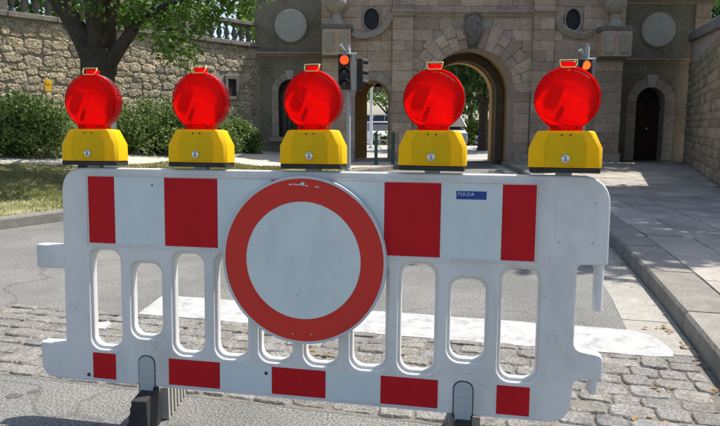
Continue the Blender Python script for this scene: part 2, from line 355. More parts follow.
def round_poly(pts, n=5):
    """pts = (x, z, r): rounds each corner"""
    out = []; N_ = len(pts)
    for i in range(N_):
        p = Vector(pts[i][:2]); r = pts[i][2]
        if r <= 0: out.append(tuple(p)); continue
        a = (Vector(pts[i - 1][:2]) - p); b = (Vector(pts[(i + 1) % N_][:2]) - p)
        la, lb = a.length, b.length; r = min(r, la * .49, lb * .49)
        a.normalize(); b.normalize(); s, e = p + a * r, p + b * r
        for k in range(n + 1):
            t = k / n; out.append(tuple(s * (1 - t) ** 2 + p * 2 * t * (1 - t) + e * t * t))
    return out

# ================================================================== the setting: ground, road, pavements
def sheet(name, poly, z, mat, kind='structure', parent=None):
    return tag(MB().add([(x, y, z) for x, y in poly], [tuple(range(len(poly)))]).build(name, mat, parent), kind=kind)
def plin(tab, y):
    for (x0, y0), (x1, y1) in zip(tab, tab[1:]):
        if y <= y1 or (x1, y1) == tab[-1]: return x0 + (x1 - x0) * (y - y0) / (y1 - y0)
KR = [(-.35, -5), (1.165, 1.0), (1.65, 2.8), (2.02, 4.21), (2.45, 6.12), (3.2, 10.4), (3.86, 15.0), (4.08, 17.2), (4.22, 19.0), (4.3, 22.5)]
KL = [(-12, -5), (-7.6, 2.0), (-5.4, 5.0), (-4.02, 7.06), (-3.66, 7.66), (-.55, 14.2), (1.0, 17.4), (1.75, 19.0), (1.85, 22.5)]
kr = lambda y: plin(KR, y)
kl = lambda y: plin(KL, y)
sheet('ground', [(-400, -60), (400, -60), (400, 700), (-400, 700)], -.03, 'earth')
sheet('road', [(x, y) for x, y in KR] + [(x, y) for x, y in KL[::-1]], 0, 'asphalt')
sheet('square', [(-30, 22.504), (40, 22.504), (40, 75), (-30, 75)], .0, 'plaza')

# the wall corner and lines
WLa, WLb = Vector((-3.28, 20.93, 0)), Vector((-10.1, 12.7, 0))      # left rubble wall, face line
WRa, WRb = Vector((9.95, 19.75, 0)), Vector((5.2, 8.6, 0))       # right wall, face line
# right pavement bed + slabs + kerb stones + gutter
sheet('pavement', [(kr(y) + .16, y) for y in (-2, 1, 2.8, 4.2, 6.1, 10.4, 15, 17.2, 19, 21.4)] + [(14, 21.4), (11, 19.7), (5.4, 8.6), (5.4, -2)], .100, 'joint')
pav = bpy.data.objects['pavement']
y = -.6; row_n = 0
rows = []
t = .304
TW = [.40, .42, .40, .44, .40, .42, .45, .40, .44, .42, .42, .42, .42]
for tw in TW:
    y = 1.3 + rnd.uniform(-.5, .1)
    while y < 19.6:
        ln = rnd.uniform(.5, .8)
        y1 = min(y + ln, 19.6)
        xa, xb = kr(y), kr(y1); g = .0028
        wx = WRb.x + (WRa.x - WRb.x) * (y - WRb.y) / (WRa.y - WRb.y)
        if y > 8.6 and xa + t + tw * .5 > wx: y = y1; continue
        z = .12 + rnd.uniform(-.003, .004)
        j = [rnd.uniform(0, .003) for _ in range(4)]
        lo = [(xa + t + g + j[0], y + g, .06), (xa + t + tw - g - j[1], y + g - .25 * tw * 0, .06), (xb + t + tw - g - j[2], y1 - g, .06), (xb + t + g + j[3], y1 - g, .06)]
        # joints across the pavement run square to the kerb
        sh = lambda p: (p[0], p[1] - .2 * (p[0] - kr(p[1])), p[2])
        lo = [Vector(sh(p)) for p in lo]
        tl = [rnd.uniform(-.002, .002) for _ in range(4)]
        mid = [Vector((p.x, p.y, z - .005 + tl[i])) for i, p in enumerate(lo)]
        ce = sum(lo, Vector()) / 4
        hi = [Vector((p.x + (ce.x - p.x) * .015, p.y + (ce.y - p.y) * .015, z + tl[i])) for i, p in enumerate(lo)]
        MB().loft([lo, mid, hi]).build('paving_slab', 'slab', pav)
        y = y1
    t += tw
def kerb_run(tab, side, name, x_off, wdt, y0, y1, ln, mat, h, zb=-.1, chamfer=.02):
    base = empty(name) ; tag(base, kind='structure')
    yy = y0
    f = lambda q: plin(tab, q)
    while yy < y1:
        yn = min(yy + ln * rnd.uniform(.93, 1.05), y1)
        a, b = Vector((f(yy), yy, 0)), Vector((f(yn), yn, 0)); d = (b - a).normalized(); nrm = Vector((d.y, -d.x, 0)) * side
        a += d * .004; b -= d * .004; zz = h + rnd.uniform(-.004, .004)
        def sec(p):
            return [p + nrm * x_off + Vector((0, 0, zb)), p + nrm * (x_off + .006) + Vector((0, 0, zz - chamfer)), p + nrm * (x_off + chamfer) + Vector((0, 0, zz)), p + nrm * (x_off + wdt) + Vector((0, 0, zz)), p + nrm * (x_off + wdt) + Vector((0, 0, zb))]
        MB().prism(sec(a), sec(b)).build('kerb_stone' if h > .05 else 'gutter_stone', mat, base)
        yy = yn
    return base
kerb_run(KR, 1, 'kerb', 0, .30, -.5, 19.2, 1.0, 'kerb', .125)
kerb_run(KR, -1, 'gutter', .004, .30, 3.12, 19.0, .55, 'gutter', .002, chamfer=.004)
kerb_run(KL, -1, 'kerb', 0, .16, 2.0, 18.8, 1.0, 'kerb', .125)

# cobbled strip across the road, square to the kerb, with the stop line beyond it
sdv = Vector((3.06, -.77, 0)).normalized(); sdn = Vector((-sdv.y, sdv.x, 0))       # along the strip / away from camera
S0 = Vector((-1.42, 2.91, 0)) * .967                                             # near edge of the cobbles
def spt(a, b, z): p = S0 + sdv * a + sdn * b; return (p.x, p.y, z)
cs = tag(MB().prism([Vector(spt(a, b, -.03)) for a, b in ((-4.2, -.02), (2.90, -.02), (2.90, .995), (-4.2, .995))], [Vector(spt(a, b, .0012)) for a, b in ((-4.2, -.02), (2.90, -.02), (2.90, .995), (-4.2, .995))]).build('cobble_strip', 'mortar_bed'), kind='structure')
def pebble_mesh(name, seed, n=10, dome=.35, irr=.10, edge=.74):
    r = random.Random(seed); L = [[], [], []]
    for i in range(n):
        a = 2 * math.pi * (i + .5) / n; c, s = math.cos(a), math.sin(a)
        k = 1 / max(abs(c), abs(s)); k = min(k, 1.26) * (1 - r.uniform(0, irr))
        for q, (sc, z) in enumerate(((1, -.5), (.985, .24), (edge, .45))):
            L[q].append(Vector((c * k * .5 * sc, s * k * .5 * sc, z + (r.uniform(-.05, .05) if q else 0))))
    m = MB(); m.loft(L[:3], cap=False)
    k = len(m.v); m.v.append((r.uniform(-.1, .1), r.uniform(-.1, .1), .5)); m.f += [(2 * n + i, 2 * n + (i + 1) % n, k) for i in range(n)]
    m.f.append(tuple(range(n))[::-1])
    return m.mesh(name, 50)
PEB = [pebble_mesh('cobble', i, n=12, irr=.09, edge=.86) for i in range(16)]
for p in PEB: p.materials.append(MATS['cobble'])
b = .0
ri = 0
while b < .96:
    h = rnd.uniform(.095, .125); a = -1.45 + rnd.uniform(0, .1)
    if b + h > .96: h = .985 - b
    if h < .06: break
    while a < 2.84:
        ln = rnd.uniform(.11, .21)
        if a + ln > 2.885: ln = 2.885 - a
        if ln > .07:
            c = S0 + sdv * (a + ln / 2) + sdn * (b + h / 2 + rnd.uniform(-.008, .008))
            o = link('cobble', rnd.choice(PEB), None, cs, (c.x, c.y, -.0065 + rnd.uniform(-.004, .004)))
            o.rotation_euler = (rnd.uniform(-.03, .03), rnd.uniform(-.03, .03), math.atan2(sdv.y, sdv.x) + rnd.choice((0, math.pi)) + rnd.uniform(-.05, .05))
            o.scale = (ln + .005, h + .005, .036)
        a += ln
    b += h
# stop line and a worn scrap of paint
def marking(name, pts, z):
    return tag(MB().prism([Vector((p[0], p[1], -.012)) for p in pts], [Vector((p[0], p[1], z)) for p in pts]).build(name, 'paint_line'), kind='structure')
SL0, SL1 = 1.0, 1.43
ed = [(-.255, SL0)] + [(-.1 + .28 * k, SL0 + rnd.uniform(-.007, .007)) for k in range(11)] + [(2.80, SL0 + .02), (2.815, SL0 + .10), (2.80, SL0 + .22), (2.755, SL1 - .08), (2.67, SL1 - .01)] + [(2.5 - .28 * k, SL1 + rnd.uniform(-.007, .007)) for k in range(11)] + [(-.34, SL1)]
marking('stop_line', [spt(a, b, 0)[:2] for a, b in ed], .0042)
gp = [gnd(*q) for q in ((95, 325), (109, 323.5), (112, 327), (104, 331), (96, 330.5))]
marking('paint_scrap', [(p.x, p.y) for p in gp], .0145)
# dark damp spots / tar blots on the near asphalt
pm('tar', [(.07, .069, .066), (.13, .128, .12)], scale=60, rough=.8, bump=.3)
for i, (x, yy, s) in enumerate(((15, 396, .035), (33, 392, .025))):
    c = gnd(x, yy); n = 14
    tag(MB().add([(c.x + s * math.cos(k * .449) * rnd.uniform(.7, 1.2), c.y + .8 * s * math.sin(k * .449) * rnd.uniform(.7, 1.2), .0015) for k in range(n)], [tuple(range(n))]).build('tar_spot', 'tar'), kind='structure')

# left side: lawn, gravel path
def tz(x, y):
    d = kl(y) - x
    return .110 + .085 * max(0, d - 2.2) - .012 * max(0, d - 9) + .012 * math.sin(1.7 * x + .6 * y) * min(1, max(0, d - 1))
_wd = (WLb - WLa).normalized(); _wn = Vector((-_wd.y, _wd.x, 0))
if _wn.dot(-WLa) < 0: _wn = -_wn
def wall_dist(x, y): return (Vector((x, y, 0)) - WLa).dot(_wn)
def is_gravel(x, y): return wall_dist(x, y) < 2.75 + .15 * math.sin(2.1 * x) + .1 * math.sin(5.3 * y) or (y > 16.3 + .2 * math.sin(3 * x) and x > -6)
def terrain(name, mat, test):
    vs, fs, idx = [], [], {}
    ny = 84; nx = 64
    for iy in range(ny):
        y0, y1 = 1.5 + iy * .25, 1.5 + (iy + 1) * .25
        for ix in range(nx):
            a0, a1 = .15 + 14 * (ix / nx) ** 1.3, .15 + 14 * ((ix + 1) / nx) ** 1.3
            cx, cy = kl((y0 + y1) / 2) - (a0 + a1) / 2, (y0 + y1) / 2
            if wall_dist(cx, cy) < -.4 or not test(cx, cy): continue
            f = []
            for (jx, jy, a, yy) in ((ix, iy, a0, y0), (ix, iy + 1, a0, y1), (ix + 1, iy + 1, a1, y1), (ix + 1, iy, a1, y0)):
                if (jx, jy) not in idx:
                    idx[(jx, jy)] = len(vs); x = kl(yy) - a; vs.append((x, yy, tz(x, yy)))
                f.append(idx[(jx, jy)])
            fs.append(tuple(f))
    m = MB(); m.v = vs; m.f = fs
    o = m.build(name, mat, None, 60)
    if len(o.data.polygons) and sum(p.normal.z for p in o.data.polygons) < 0: o.data.flip_normals()
    return tag(o, kind='structure')
terrain('lawn', 'lawn_soil', lambda x, y: not is_gravel(x, y))
terrain('gravel_path', 'gravel', is_gravel)
# turf blades: more and greener away from the kerb
def in_lawn(x, y): return x < kl(y) - .17 and y > 3 and not is_gravel(x, y)
cnt = 0; pv = []; pf = []
tries = 0
while cnt < 60000 and tries < 400000:
    tries += 1
    y = rnd.uniform(6.6, 16.8); x = kl(y) - .17 - abs(rnd.gauss(0, 3.2))
    if not in_lawn(x, y) or x < -11.5: continue
    dk = (kl(y) - x)
    if dk < 1.9 and rnd.random() > .06 + .38 * dk * (.5 + .5 * math.sin(x * 3.1 + y * 2.3)): continue
    h = rnd.uniform(.02, .05); a = rnd.uniform(0, 6.28); wd = rnd.uniform(.004, .009); ln = rnd.uniform(0, .04)
    zg = tz(x, y); k = len(pv); pv += [(x - wd * math.cos(a), y - wd * math.sin(a), zg - .005), (x + wd * math.cos(a), y + wd * math.sin(a), zg - .005), (x + ln * math.sin(a), y - ln * math.cos(a), zg + h)]
    pf.append((k, k + 1, k + 2)); cnt += 1
me = bpy.data.meshes.new('grass'); me.from_pydata(pv, [], pf)
tag(link('grass', me, 'grass'), 'patchy dry grass of the verge beside the left kerb', 'grass', kind='stuff')

# ================================================================== barrier in the foreground
YAW, LEAN = R(11.598), R(2.369)
HB = .970                                     # plane height of the stripe's upper edge above the ground
O3 = Vector((-1.0372, 2.4348, CAMH - .1907))
U = Vector((math.cos(YAW), -math.sin(YAW), 0)); n0 = Vector((-math.sin(YAW), -math.cos(YAW), 0))
V = Vector((0, 0, -math.cos(LEAN))) + n0 * math.sin(LEAN)
UC = .83
def bw(u, v, off=0): return O3 + U * u + V * v + U.cross(V) * (-1 if U.cross(V).y > 0 else 1) * off
base = O3 + U * UC + V * (O3.z / math.cos(LEAN))
BROT = (-LEAN, 0, -YAW)
bar = empty('traffic_barrier', base, BROT)
tag(bar, 'white plastic road barrier with red and white stripe panels and long slots', 'barrier')
HB = O3.z / math.cos(LEAN)
def q(u, v): return (u - UC, HB - v)
TH = .05
outer = [(-.115, -.032, .10), (1.887, -.032, .10), (1.887, .258, .008), (1.792, .262, .02), (1.792, .548, .03), (1.885, .562, .02), (1.885, .647, .006), (1.795, .648, .03), (1.786, .806, .11), (-.232, .806, .17), (-.232, .662, .006), (-.119, .660, .006), (-.117, .364, .01), (-.238, .363, .012), (-.238, .271, .012), (-.116, .271, .01)]
outer = round_poly([(*q(u, v), r) for u, v, r in outer], 8)
def inset(pts, d):                             # simple inward offset, polygon given clockwise or not
    P = [Vector(p) for p in pts]; area = sum(P[i - 1].x * P[i].y - P[i].x * P[i - 1].y for i in range(len(P)))
    sg = 1 if area > 0 else -1; out = []
    for i, p in enumerate(P):
        t = (P[(i + 1) % len(P)] - P[i - 1])
        if t.length < 1e-6: out.append(tuple(p)); continue
        t.normalize(); nn = Vector((-t.y, t.x)) * sg; out.append(tuple(p + nn * d))
    return out
slots_a, slots_b = [], []
for i in range(10):
    uc = .0615 + .1722 * i; hw = .0625
    v0, v1 = (.325, .612) if i in (1, 8) else (.281, .666)
    x0, z0 = q(uc - hw, v1); x1, z1 = q(uc + hw, v0)
    slots_a.append(rrect(x0 - .006, z0 - .008, x1 + .006, z1 + .006, .045, 7))
    slots_b.append(rrect(x0 + .004, z0 + .005, x1 - .004, z1 - .004, .040, 7))
ma = plate_mesh('panel_a', outer, slots_a, TH, .007, 3)
xa_, za_ = q(-.06, .69); xb_, zb_ = q(1.72, .262)
mb = plate_mesh('panel_b', rrect(xa_, za_, xb_, zb_, .02), slots_b, TH - .022, .005, 2)
panel = join_meshes('panel', [(ma, (0, 0, 0)), (mb, (0, 0, 0))])
FY = TH / 2                                    # panel centre sits behind the front plane
po = link('panel', panel, 'white_plastic', bar, (0, FY, 0))
def bplate(name, u0, v0, u1, v1, th, mat, parent=bar, y=None, r=0.0, bevel=.0006):
    x0, z0 = q(u0, v1); x1, z1 = q(u1, v0)
    lp = rrect(x0, z0, x1, z1, r, 6) if r else [(x0, z0), (x1, z0), (x1, z1), (x0, z1)]
    me = plate_mesh(name, lp, [], th, min(bevel, th * .45), 1)
    return link(name, me, mat, parent, (0, (-th / 2 + .0004) if y is None else y, 0))
# upper sheeting field
cuts = [0, .111, .317, .528, .735, .94, 1.146, 1.341, 1.545, 1.655]
for i in range(9):
    red = i in (0, 2, 4, 6, 8)
    bplate('red_stripe' if red else 'white_stripe', cuts[i], .001, cuts[i + 1] - .0008, .256, .0022, 'red_sheeting' if red else 'white_sheeting')
# lower sheeting strips
for (a, c, red) in ((.0, .098, 1), (.322, .530, 1), (.5305, .7345, 0), (.735, .939, 1), (.9395, 1.141, 0), (1.1415, 1.344, 1), (1.545, 1.655, 1)):
    bplate('red_stripe' if red else 'white_stripe', a, .689, c, .791, .0022, 'red_sheeting' if red else 'white_sheeting')
# thin moulded frame round the upper field, ledge along the bottom edge
for (u0, v0, u1, v1) in ((-.012, -.010, 1.667, -.004), (-.012, .262, 1.667, .2665), (-.012, -.004, -.007, .262), (1.662, -.004, 1.667, .262)):
    bplate('moulded_rib', u0, v0, u1, v1, .005, 'white_plastic', bevel=.002)
for (u0, u1) in ((-.10, .185), (.275, 1.39), (1.475, 1.70)):
    bplate('moulded_rib', u0, .797, u1, .803, .006, 'white_plastic', bevel=.0025)
bplate('label_plate', 1.719, .047, 1.848, .195, .0016, 'white_plastic', r=.006)
for (u, v) in ((1.731, .187), (1.838, .056), (1.836, .187)):
    x, z = q(u, v); MB().lathe([(.0001, -.0042), (.0028, -.0038), (.0034, -.001)], (x, 0, z), 'Y', 10).build('rivet', 'galvanised', bar, 40)
for (u, v) in ((-.082, .51), (1.724, .515)):
    x, z = q(u, v)
    MB().lathe([(.0165, .001), (.0165, -.0028), (.0145, -.0032), (.0125, -.0006), (.006, .0), (.0001, .0)], (x, -.0005, z), 'Y', 24).build('plug', 'white_plastic', bar, 50)
for (u, v, r) in ((.268, .03, .0035), (.352, .032, .0035), (-.02, .78, .0075), (.713, .715, .007)):
    x, z = q(u, v); MB().lathe([(r, 0), (r * .9, -.0032), (.0001, -.0034)], (x, 0, z), 'Y', 9).build('rivet', 'dark_metal', bar)
# hinge pins on the right-hand end
for (u, v0, v1) in ((1.863, .25, .418), (1.860, .64, .70)):
    x, z0 = q(u, v0); z1 = q(u, v1)[1]
    MB().lathe([(.0001, z1), (.012, z1), (.0165, z1 + .005), (.0165, z0)], (x, FY, 0), 'Z', 20).build('hinge_pin', 'white_plastic', bar, 40)
# foot posts that plug into the feet
for u in (.230, 1.432):
    bplate('foot_post', u - .0355, .684, u + .0355, .835, .0015, 'dark_metal', y=-.0009, r=.030)
    po_ = bplate('foot_post', u - .032, .688, u + .032, .822, .034, 'post_grey', y=.011, r=.028, bevel=.003)
    for k in range(4):
        bplate('reflector_tile', u - .027, .716 + k * .028, u + .027, .742 + k * .028, .001, 'post_grey', parent=bar, y=-.0064, r=.003, bevel=.0003)
# maker's label
bl = bplate('name_label', 1.392, .026, 1.492, .0535, .0012, 'blue_label', y=-.0027)
tc = bpy.data.curves.new('label_text', 'FONT'); tc.body = 'FULDA'; tc.size = .0165; tc.extrude = .0002; tc.space_character = 1.12
to = bpy.data.objects.new('temporary', tc); COL.objects.link(to); dg = bpy.context.evaluated_depsgraph_get(); dg.update()
tm = bpy.data.meshes.new_from_object(to.evaluated_get(dg)); bpy.data.objects.remove(to); tm.materials.clear()
tm.transform(Matrix(((1, 0, 0, 0), (0, 0, -1, 0), (0, 1, 0, 0), (0, 0, 0, 1))))
x, z = q(1.397, .0415)
lt = link('label_text', tm, 'white_print', bl); lt.location = (x, -.0010, z)

# feet: narrow recycled-plastic blocks square to the panel, falling in steps to both ends
def foot(u, label, rz):
    c = base + U * (u - UC); c.z = 0
    f = empty('barrier_foot', (c.x, c.y, 0), (0, 0, R(rz))); tag(f, label, 'barrier foot', 'feet under the road barrier')
    hc = .150
    lft = [(-.024, hc), (-.024, .128), (-.030, .122), (-.030, .098), (-.036, .092), (-.036, .066), (-.042, .060), (-.042, .030), (-.048, .024), (-.048, 0)]
    loop = lft + [(.037, 0), (.033, hc)]
    m = MB(); m.prism([Vector((a, -.10, b)) for a, b in loop], [Vector((a, .05, b)) for a, b in loop])
    bevelled(m.build('near_block', 'rubber_and_foot_shade', f), .004)  # near half coloured black to stand for the panel's shade on it
    yfar = [(.051, hc), (.10, .138), (.36, .045), (.36, .0), (.051, .0)]
    m = MB(); m.prism([Vector((-.05, a, b)) for a, b in yfar], [Vector((.030, a, b)) for a, b in yfar])
    bevelled(m.build('far_block', 'foot_sunlit_grey', f), .003)  # far half and ribs coloured light grey to stand for sunlight
    for k in range(7):                         # upright ribs on the side of the far half
        y0 = .062 + k * .042; zt = .138 - max(0, y0 - .10) * .36 - .004
        m = MB(); m.prism([Vector((.0305, y0, .004)), Vector((.0305, y0 + .02, .004)), Vector((.0305, y0 + .02, zt - .008)), Vector((.0305, y0, zt))], [Vector((.062, y0, .004)), Vector((.062, y0 + .02, .004)), Vector((.062, y0 + .02, zt - .008)), Vector((.062, y0, zt))])
        m.build('side_rib', 'foot_sunlit_grey', f)
    return f
foot(.230, 'shade-black and sunlit-grey ribbed foot block under the left end of the barrier', -1)
foot(1.432, 'dark foot block under the right end of the barrier', -10)

# round prohibition sign
sg = empty('road_sign', bw(.860, .284 + .30, .030), BROT)
tag(sg, 'round white traffic sign with broad red ring bolted on the barrier', 'traffic sign')
def disc(name, r0, r1, y0, y1, mat, n=96, parent=None, smooth=30):
    m = MB()
    if r0 <= 0: m.lathe([(.0001, y0), (r1, y0), (r1, y1), (.0001, y1)], (0, 0, .30), 'Y', n)
    else:
        P = []
        L4 = [[Vector((r * math.cos(2 * math.pi * i / n), y_, .30 - r * math.sin(2 * math.pi * i / n))) for i in range(n)] for r, y_ in ((r0, y0), (r1, y0), (r1, y1), (r0, y1), (r0, y0))]
        m.loft(L4, cap=False)
    return m.build(name, mat, parent, smooth)
disc('backing', 0, .2985, .002, .005, 'alloy', parent=sg)
disc('edge_rim', .2955, .3005, -.0015, .022, 'alloy', parent=sg)
disc('white_border', .2915, .2953, -.0004, .0018, 'sign_white', parent=sg)
disc('red_ring', .2103, .2912, -.0004, .0018, 'sign_red', parent=sg)
disc('white_field', 0, .2100, -.0004, .0018, 'sign_white', parent=sg)
for (x, z, r) in ((.0, .272, .0075), (-.034, -.265, .004), (.034, -.263, .004)):
    MB().lathe([(r, .001), (r, -.003), (r * .6, -.0055), (.0001, -.006)], (x, 0, .30 + z), 'Y', 12).build('bolt', 'steel', sg, 40)
for (x, z, l, a) in ((-.025, .270, .022, .1), (-.012, .2695, .014, -.3), (.014, .266, .012, .2), (-.045, .2685, .012, .4), (-.03, .190, .02, -.8), (-.045, .20, .014, .4), (.052, .263, .014, .1)):
    M = Matrix.Translation((x, -.0007, .30 + z)) @ Matrix.Rotation(a, 4, 'Y')
    MB().box((0, 0, 0), (l, .0004, .0035 if z > .21 else .0016), M).build('scratch', 'sign_white' if z > .21 else 'alloy', sg)
M = Matrix.Translation((-.012, -.0007, .30 - .113)) @ Matrix.Rotation(-1.1, 4, 'Y')
m = MB()
for k in range(5): m.box((rnd.uniform(-.02, .02), 0, rnd.uniform(-.006, .006)), (rnd.uniform(.008, .02), .0004, .003), M @ Matrix.Rotation(rnd.uniform(-.5, .5), 4, 'Y'))
m.build('scuff', 'alloy', sg)

# warning lamps
LR = .1045
def make_lamp():
    root = empty('warning_lamp')
    m = MB(); m.box((0, 0, .0085), (.220, .090, .017)); bevelled(m.build('base_plate', 'rubber_and_foot_shade', root), .003)
    m = MB(); m.box((0, 0, -.008), (.05, .03, .02)); m.build('clamp', 'galvanised', root)
    # battery case: chamfered shoulders, loft of rounded rectangles
    def sec(hw, hd, z, ch):
        return [Vector(p) for p in ((-hw + ch, -hd, z), (hw - ch, -hd, z), (hw, -hd + ch, z), (hw, hd - ch, z), (hw - ch, hd, z), (-hw + ch, hd, z), (-hw, hd - ch, z), (-hw, -hd + ch, z))]
    m = MB(); m.loft([sec(.114, .048, .0172, .011), sec(.114, .048, .080, .013), sec(.091, .041, .132, .017), sec(.085, .038, .136, .017)])
    case = m.build('battery_case', 'yellow_plastic', root); bevelled(case, .005, 3, 25)
    # raised middle of the case front
    m = MB(); lo = [(-.064, .022), (.064, .022), (.064, .092), (.053, .129), (-.053, .129), (-.064, .092)]
    f = lambda x, z, o: Vector((x, -(.048 if z < .080 else .048 - (z - .080) / .052 * .007) - o, z))
    m.prism([f(x, z, .004) for x, z in lo], [f(x, z, -.006) for x, z in lo])
    bevelled(m.build('front_cover', 'yellow_plastic', case), .0035, 2, 25)
    m = MB(); m.lathe([(.0135, 0), (.0135, -.004), (.011, -.006), (.0001, -.0062)], (0, -.0522, .045), 'Y', 20).build('lock_screw', 'steel', case, 40)
    m = MB(); m.box((0, -.0588, .045), (.003, .002, .015), ); m.build('screw_slot', 'dark_metal', case)
    for x in (-.0135, .0135):
        MB().lathe([(.003, 0), (.0026, -.002), (.0001, -.0024)], (x, -.0468, .1215), 'Y', 10).build('rivet', 'dark_metal', case)
    # lens: two shallow domes and a rim
    zc = .240
    n = 64
    prof = [(.0001, -.037)] + [(LR * .95 * math.sin(R(k * 9)), -.037 + .016 * (1 - math.cos(R(k * 9)))) for k in range(1, 11)] + [(LR * .985, -.012), (LR, -.008), (LR, .008), (LR * .985, .012)] + [(LR * .95 * math.sin(R(k * 9)), .037 - .016 * (1 - math.cos(R(k * 9)))) for k in range(10, 0, -1)] + [(.0001, .037)]
    lens = MB().lathe(prof, (0, 0, 0), 'Y', n).build('lens', 'red_lens', root, 50, (0, 0, zc))
    lens.data.materials.append(MATS['red_lens_back'])
    for p_ in lens.data.polygons:
        if p_.center.y > -.0195: p_.material_index = 1
    for sy in (-1, 1):
        m = MB(); L4 = [[Vector((r * math.cos(2 * math.pi * i / n), y_, -r * math.sin(2 * math.pi * i / n))) for i in range(n)] for r, y_ in ((LR * .955, sy * .0215), (LR * .955, sy * .0245), (LR * .99, sy * .0235), (LR * .995, sy * .0125), (LR * .955, sy * .0215))]
        m.loft(L4, cap=False).build('lens_rim', 'red_lens_back', lens, 40)
    m = MB(); m.loft([[Vector((x * .052, y_ * .030, z - zc)) for x, y_ in ((-1, -1), (1, -1), (1, 1), (-1, 1))] for z in (.1365, .156)])
    bevelled(m.build('neck', 'red_lens', lens), .004)
    for x in (-.032, .032):
        MB().lathe([(.004, 0), (.0034, -.003), (.0001, -.0035)], (x, -.030, .148 - zc), 'Y', 10).build('screw', 'lamp_dark', lens)
    m = MB(); m.box((0, .004, -.062), (.012, .012, .075)); m.box((0, .004, -.02), (.018, .016, .01))
    m.build('bulb_holder', 'lamp_dark', lens)
    m = MB(); m.lathe([(.0001, -.014), (.007, -.012), (.009, -.004), (.006, .004), (.0001, .006)], (0, -.012, .006), 'Y', 14); m.build('bulb', 'yellow_shiny', lens, 60)
    # cap and wire clip on top
    m = MB(); m.prism([Vector((-.020, -.012, LR - .004)), Vector((.020, -.012, LR - .004)), Vector((.024, -.012, LR + .015)), Vector((-.024, -.012, LR + .015))], [Vector((-.020, .012, LR - .004)), Vector((.020, .012, LR - .004)), Vector((.024, .012, LR + .015)), Vector((-.024, .012, LR + .015))])
    bevelled(m.build('cap', 'red_lens', lens), .003)
    m = MB(); m.tube([(-.0275, -.016, LR + .0185), (-.026, -.024, LR + .004), (-.021, -.030, LR - .006), (.021, -.030, LR - .006), (.026, -.024, LR + .004), (.0275, -.016, LR + .0185), (.0, -.013, LR + .0195), (-.0275, -.016, LR + .0185)], .0017, 6)
    m.build('wire_clip', 'brass_wire', lens, 60)
    return root
def copy_tree(o, parent=None):
    c = o.copy(); COL.objects.link(c); c.parent = parent
    for ch in o.children: copy_tree(ch, c)
    return c
lamp0 = make_lamp()
lamp_labels = ['red warning lamp on yellow box at the left end of the barrier', 'red warning lamp on yellow box, second from the left, before the round bush',
               'red warning lamp on yellow box above the round sign', 'red warning lamp on yellow box in front of the large archway', 'red warning lamp on yellow box at the right end of the barrier']
for i, (u, dy, tilt) in enumerate(((.017, 4, 0), (.455, 1.5, .4), (.884, -1, -.3), (1.307, -1, .3), (1.739, -2, 0))):
    o = lamp0 if i == 0 else copy_tree(lamp0)
    o.location = bw(u, -.041, -.026)
    o.rotation_euler = (-LEAN, R(tilt), -YAW + R(dy))
    tag(o, lamp_labels[i], 'warning lamp', 'warning lamps on the barrier')

# ================================================================== the gatehouse
GY = 19.0
gate = empty('gatehouse', (3.3, GY, 0)); tag(gate, 'old stone gatehouse with a large round archway and smaller side arches', 'gatehouse')
def G(px, py, Y=GY): p = at(px, py, Y); return p.x, p.z
def glink(name, me, mat, Y, parent=gate):      # plate meshes in world XZ
    o = link(name, me, mat, parent); o.location = (-3.3, Y - GY, 0); return o
def gb(m, name, mat, parent=gate, smooth=None):
    o = m.build(name, mat, parent, smooth); o.location = (-3.3, -GY, 0); return o
AX = G(472, 60)[0]; AR = (G(515, 92)[0] - G(429, 92)[0]) / 2; AS = G(472, 48.5)[1] - AR
def archpath(cx, hw, spring, z0=-.05, n=20):
    return [(cx - hw, z0), (cx + hw, z0)] + arc(cx, spring, hw, 0, 180, n)
sa_x0, sa_x1 = G(355, 120)[0], G(390, 120)[0]; SAX = (sa_x0 + sa_x1) / 2; SAR = (sa_x1 - sa_x0) / 2; SAS = G(372, 80)[1] - SAR
SAX2 = 2 * AX - SAX
bx0, bx1 = G(322, 100)[0], G(621, 100)[0]
ocx, ocz = G(371.5, 19); OCR = .30
ocx2 = G(573.5, 18)[0]
def ell(cx, cz, a, b, n=28): return [(cx + a * math.cos(2 * math.pi * i / n), cz + b * math.sin(2 * math.pi * i / n)) for i in range(n)]
holes = [archpath(AX, AR, AS), archpath(SAX, SAR, SAS), archpath(SAX2, SAR, SAS), ell(ocx, ocz, .23, .31), ell(ocx2, ocz, .23, .31)]
TOP = 7.2; pl0_ = G(392, 60)[0]
glink('front_wall', plate_mesh('front_wall', [(bx0, -.3), (bx1, -.3), (bx1, 5.1), (2 * AX - pl0_, 5.1), (2 * AX - pl0_, TOP), (pl0_, TOP), (pl0_, 5.1), (bx0, 5.1)], holes, .9, .002, 0), 'stone_core', GY + .48)
# passage behind: ochre reveals, then the narrower inner arch
IR = AR * .86; IC = AX + .0
oh = [archpath(AX, AR + .10, AS), archpath(SAX, SAR + .03, SAS), archpath(SAX2, SAR + .03, SAS)]
glink('passage_wall', plate_mesh('passage_wall', [(bx0 + .02, -.3), (bx1 - .02, -.3), (bx1 - .02, 5.05), (bx0 + .02, 5.05)], oh, 1.4, .002, 0), 'ochre_plaster', GY + .94 + .7)
il = G(367, 120, GY + 2.4)[0]; ir = G(392, 120, GY + 2.4)[0]
ih = [archpath(AX + .02, IR, AS - .0), archpath((il + ir) / 2, (ir - il) / 2, G(378, 84, GY + 2.4)[1] - (ir - il) / 2), archpath(SAX2, SAR * .7, SAS)]
glink('rear_wall', plate_mesh('rear_wall', [(bx0 + .03, -.3), (bx1 - .03, -.3), (bx1 - .03, 5.0), (bx0 + .03, 5.0)], ih, .5, .002, 0), 'ochre_plaster', GY + 2.352 + .26)
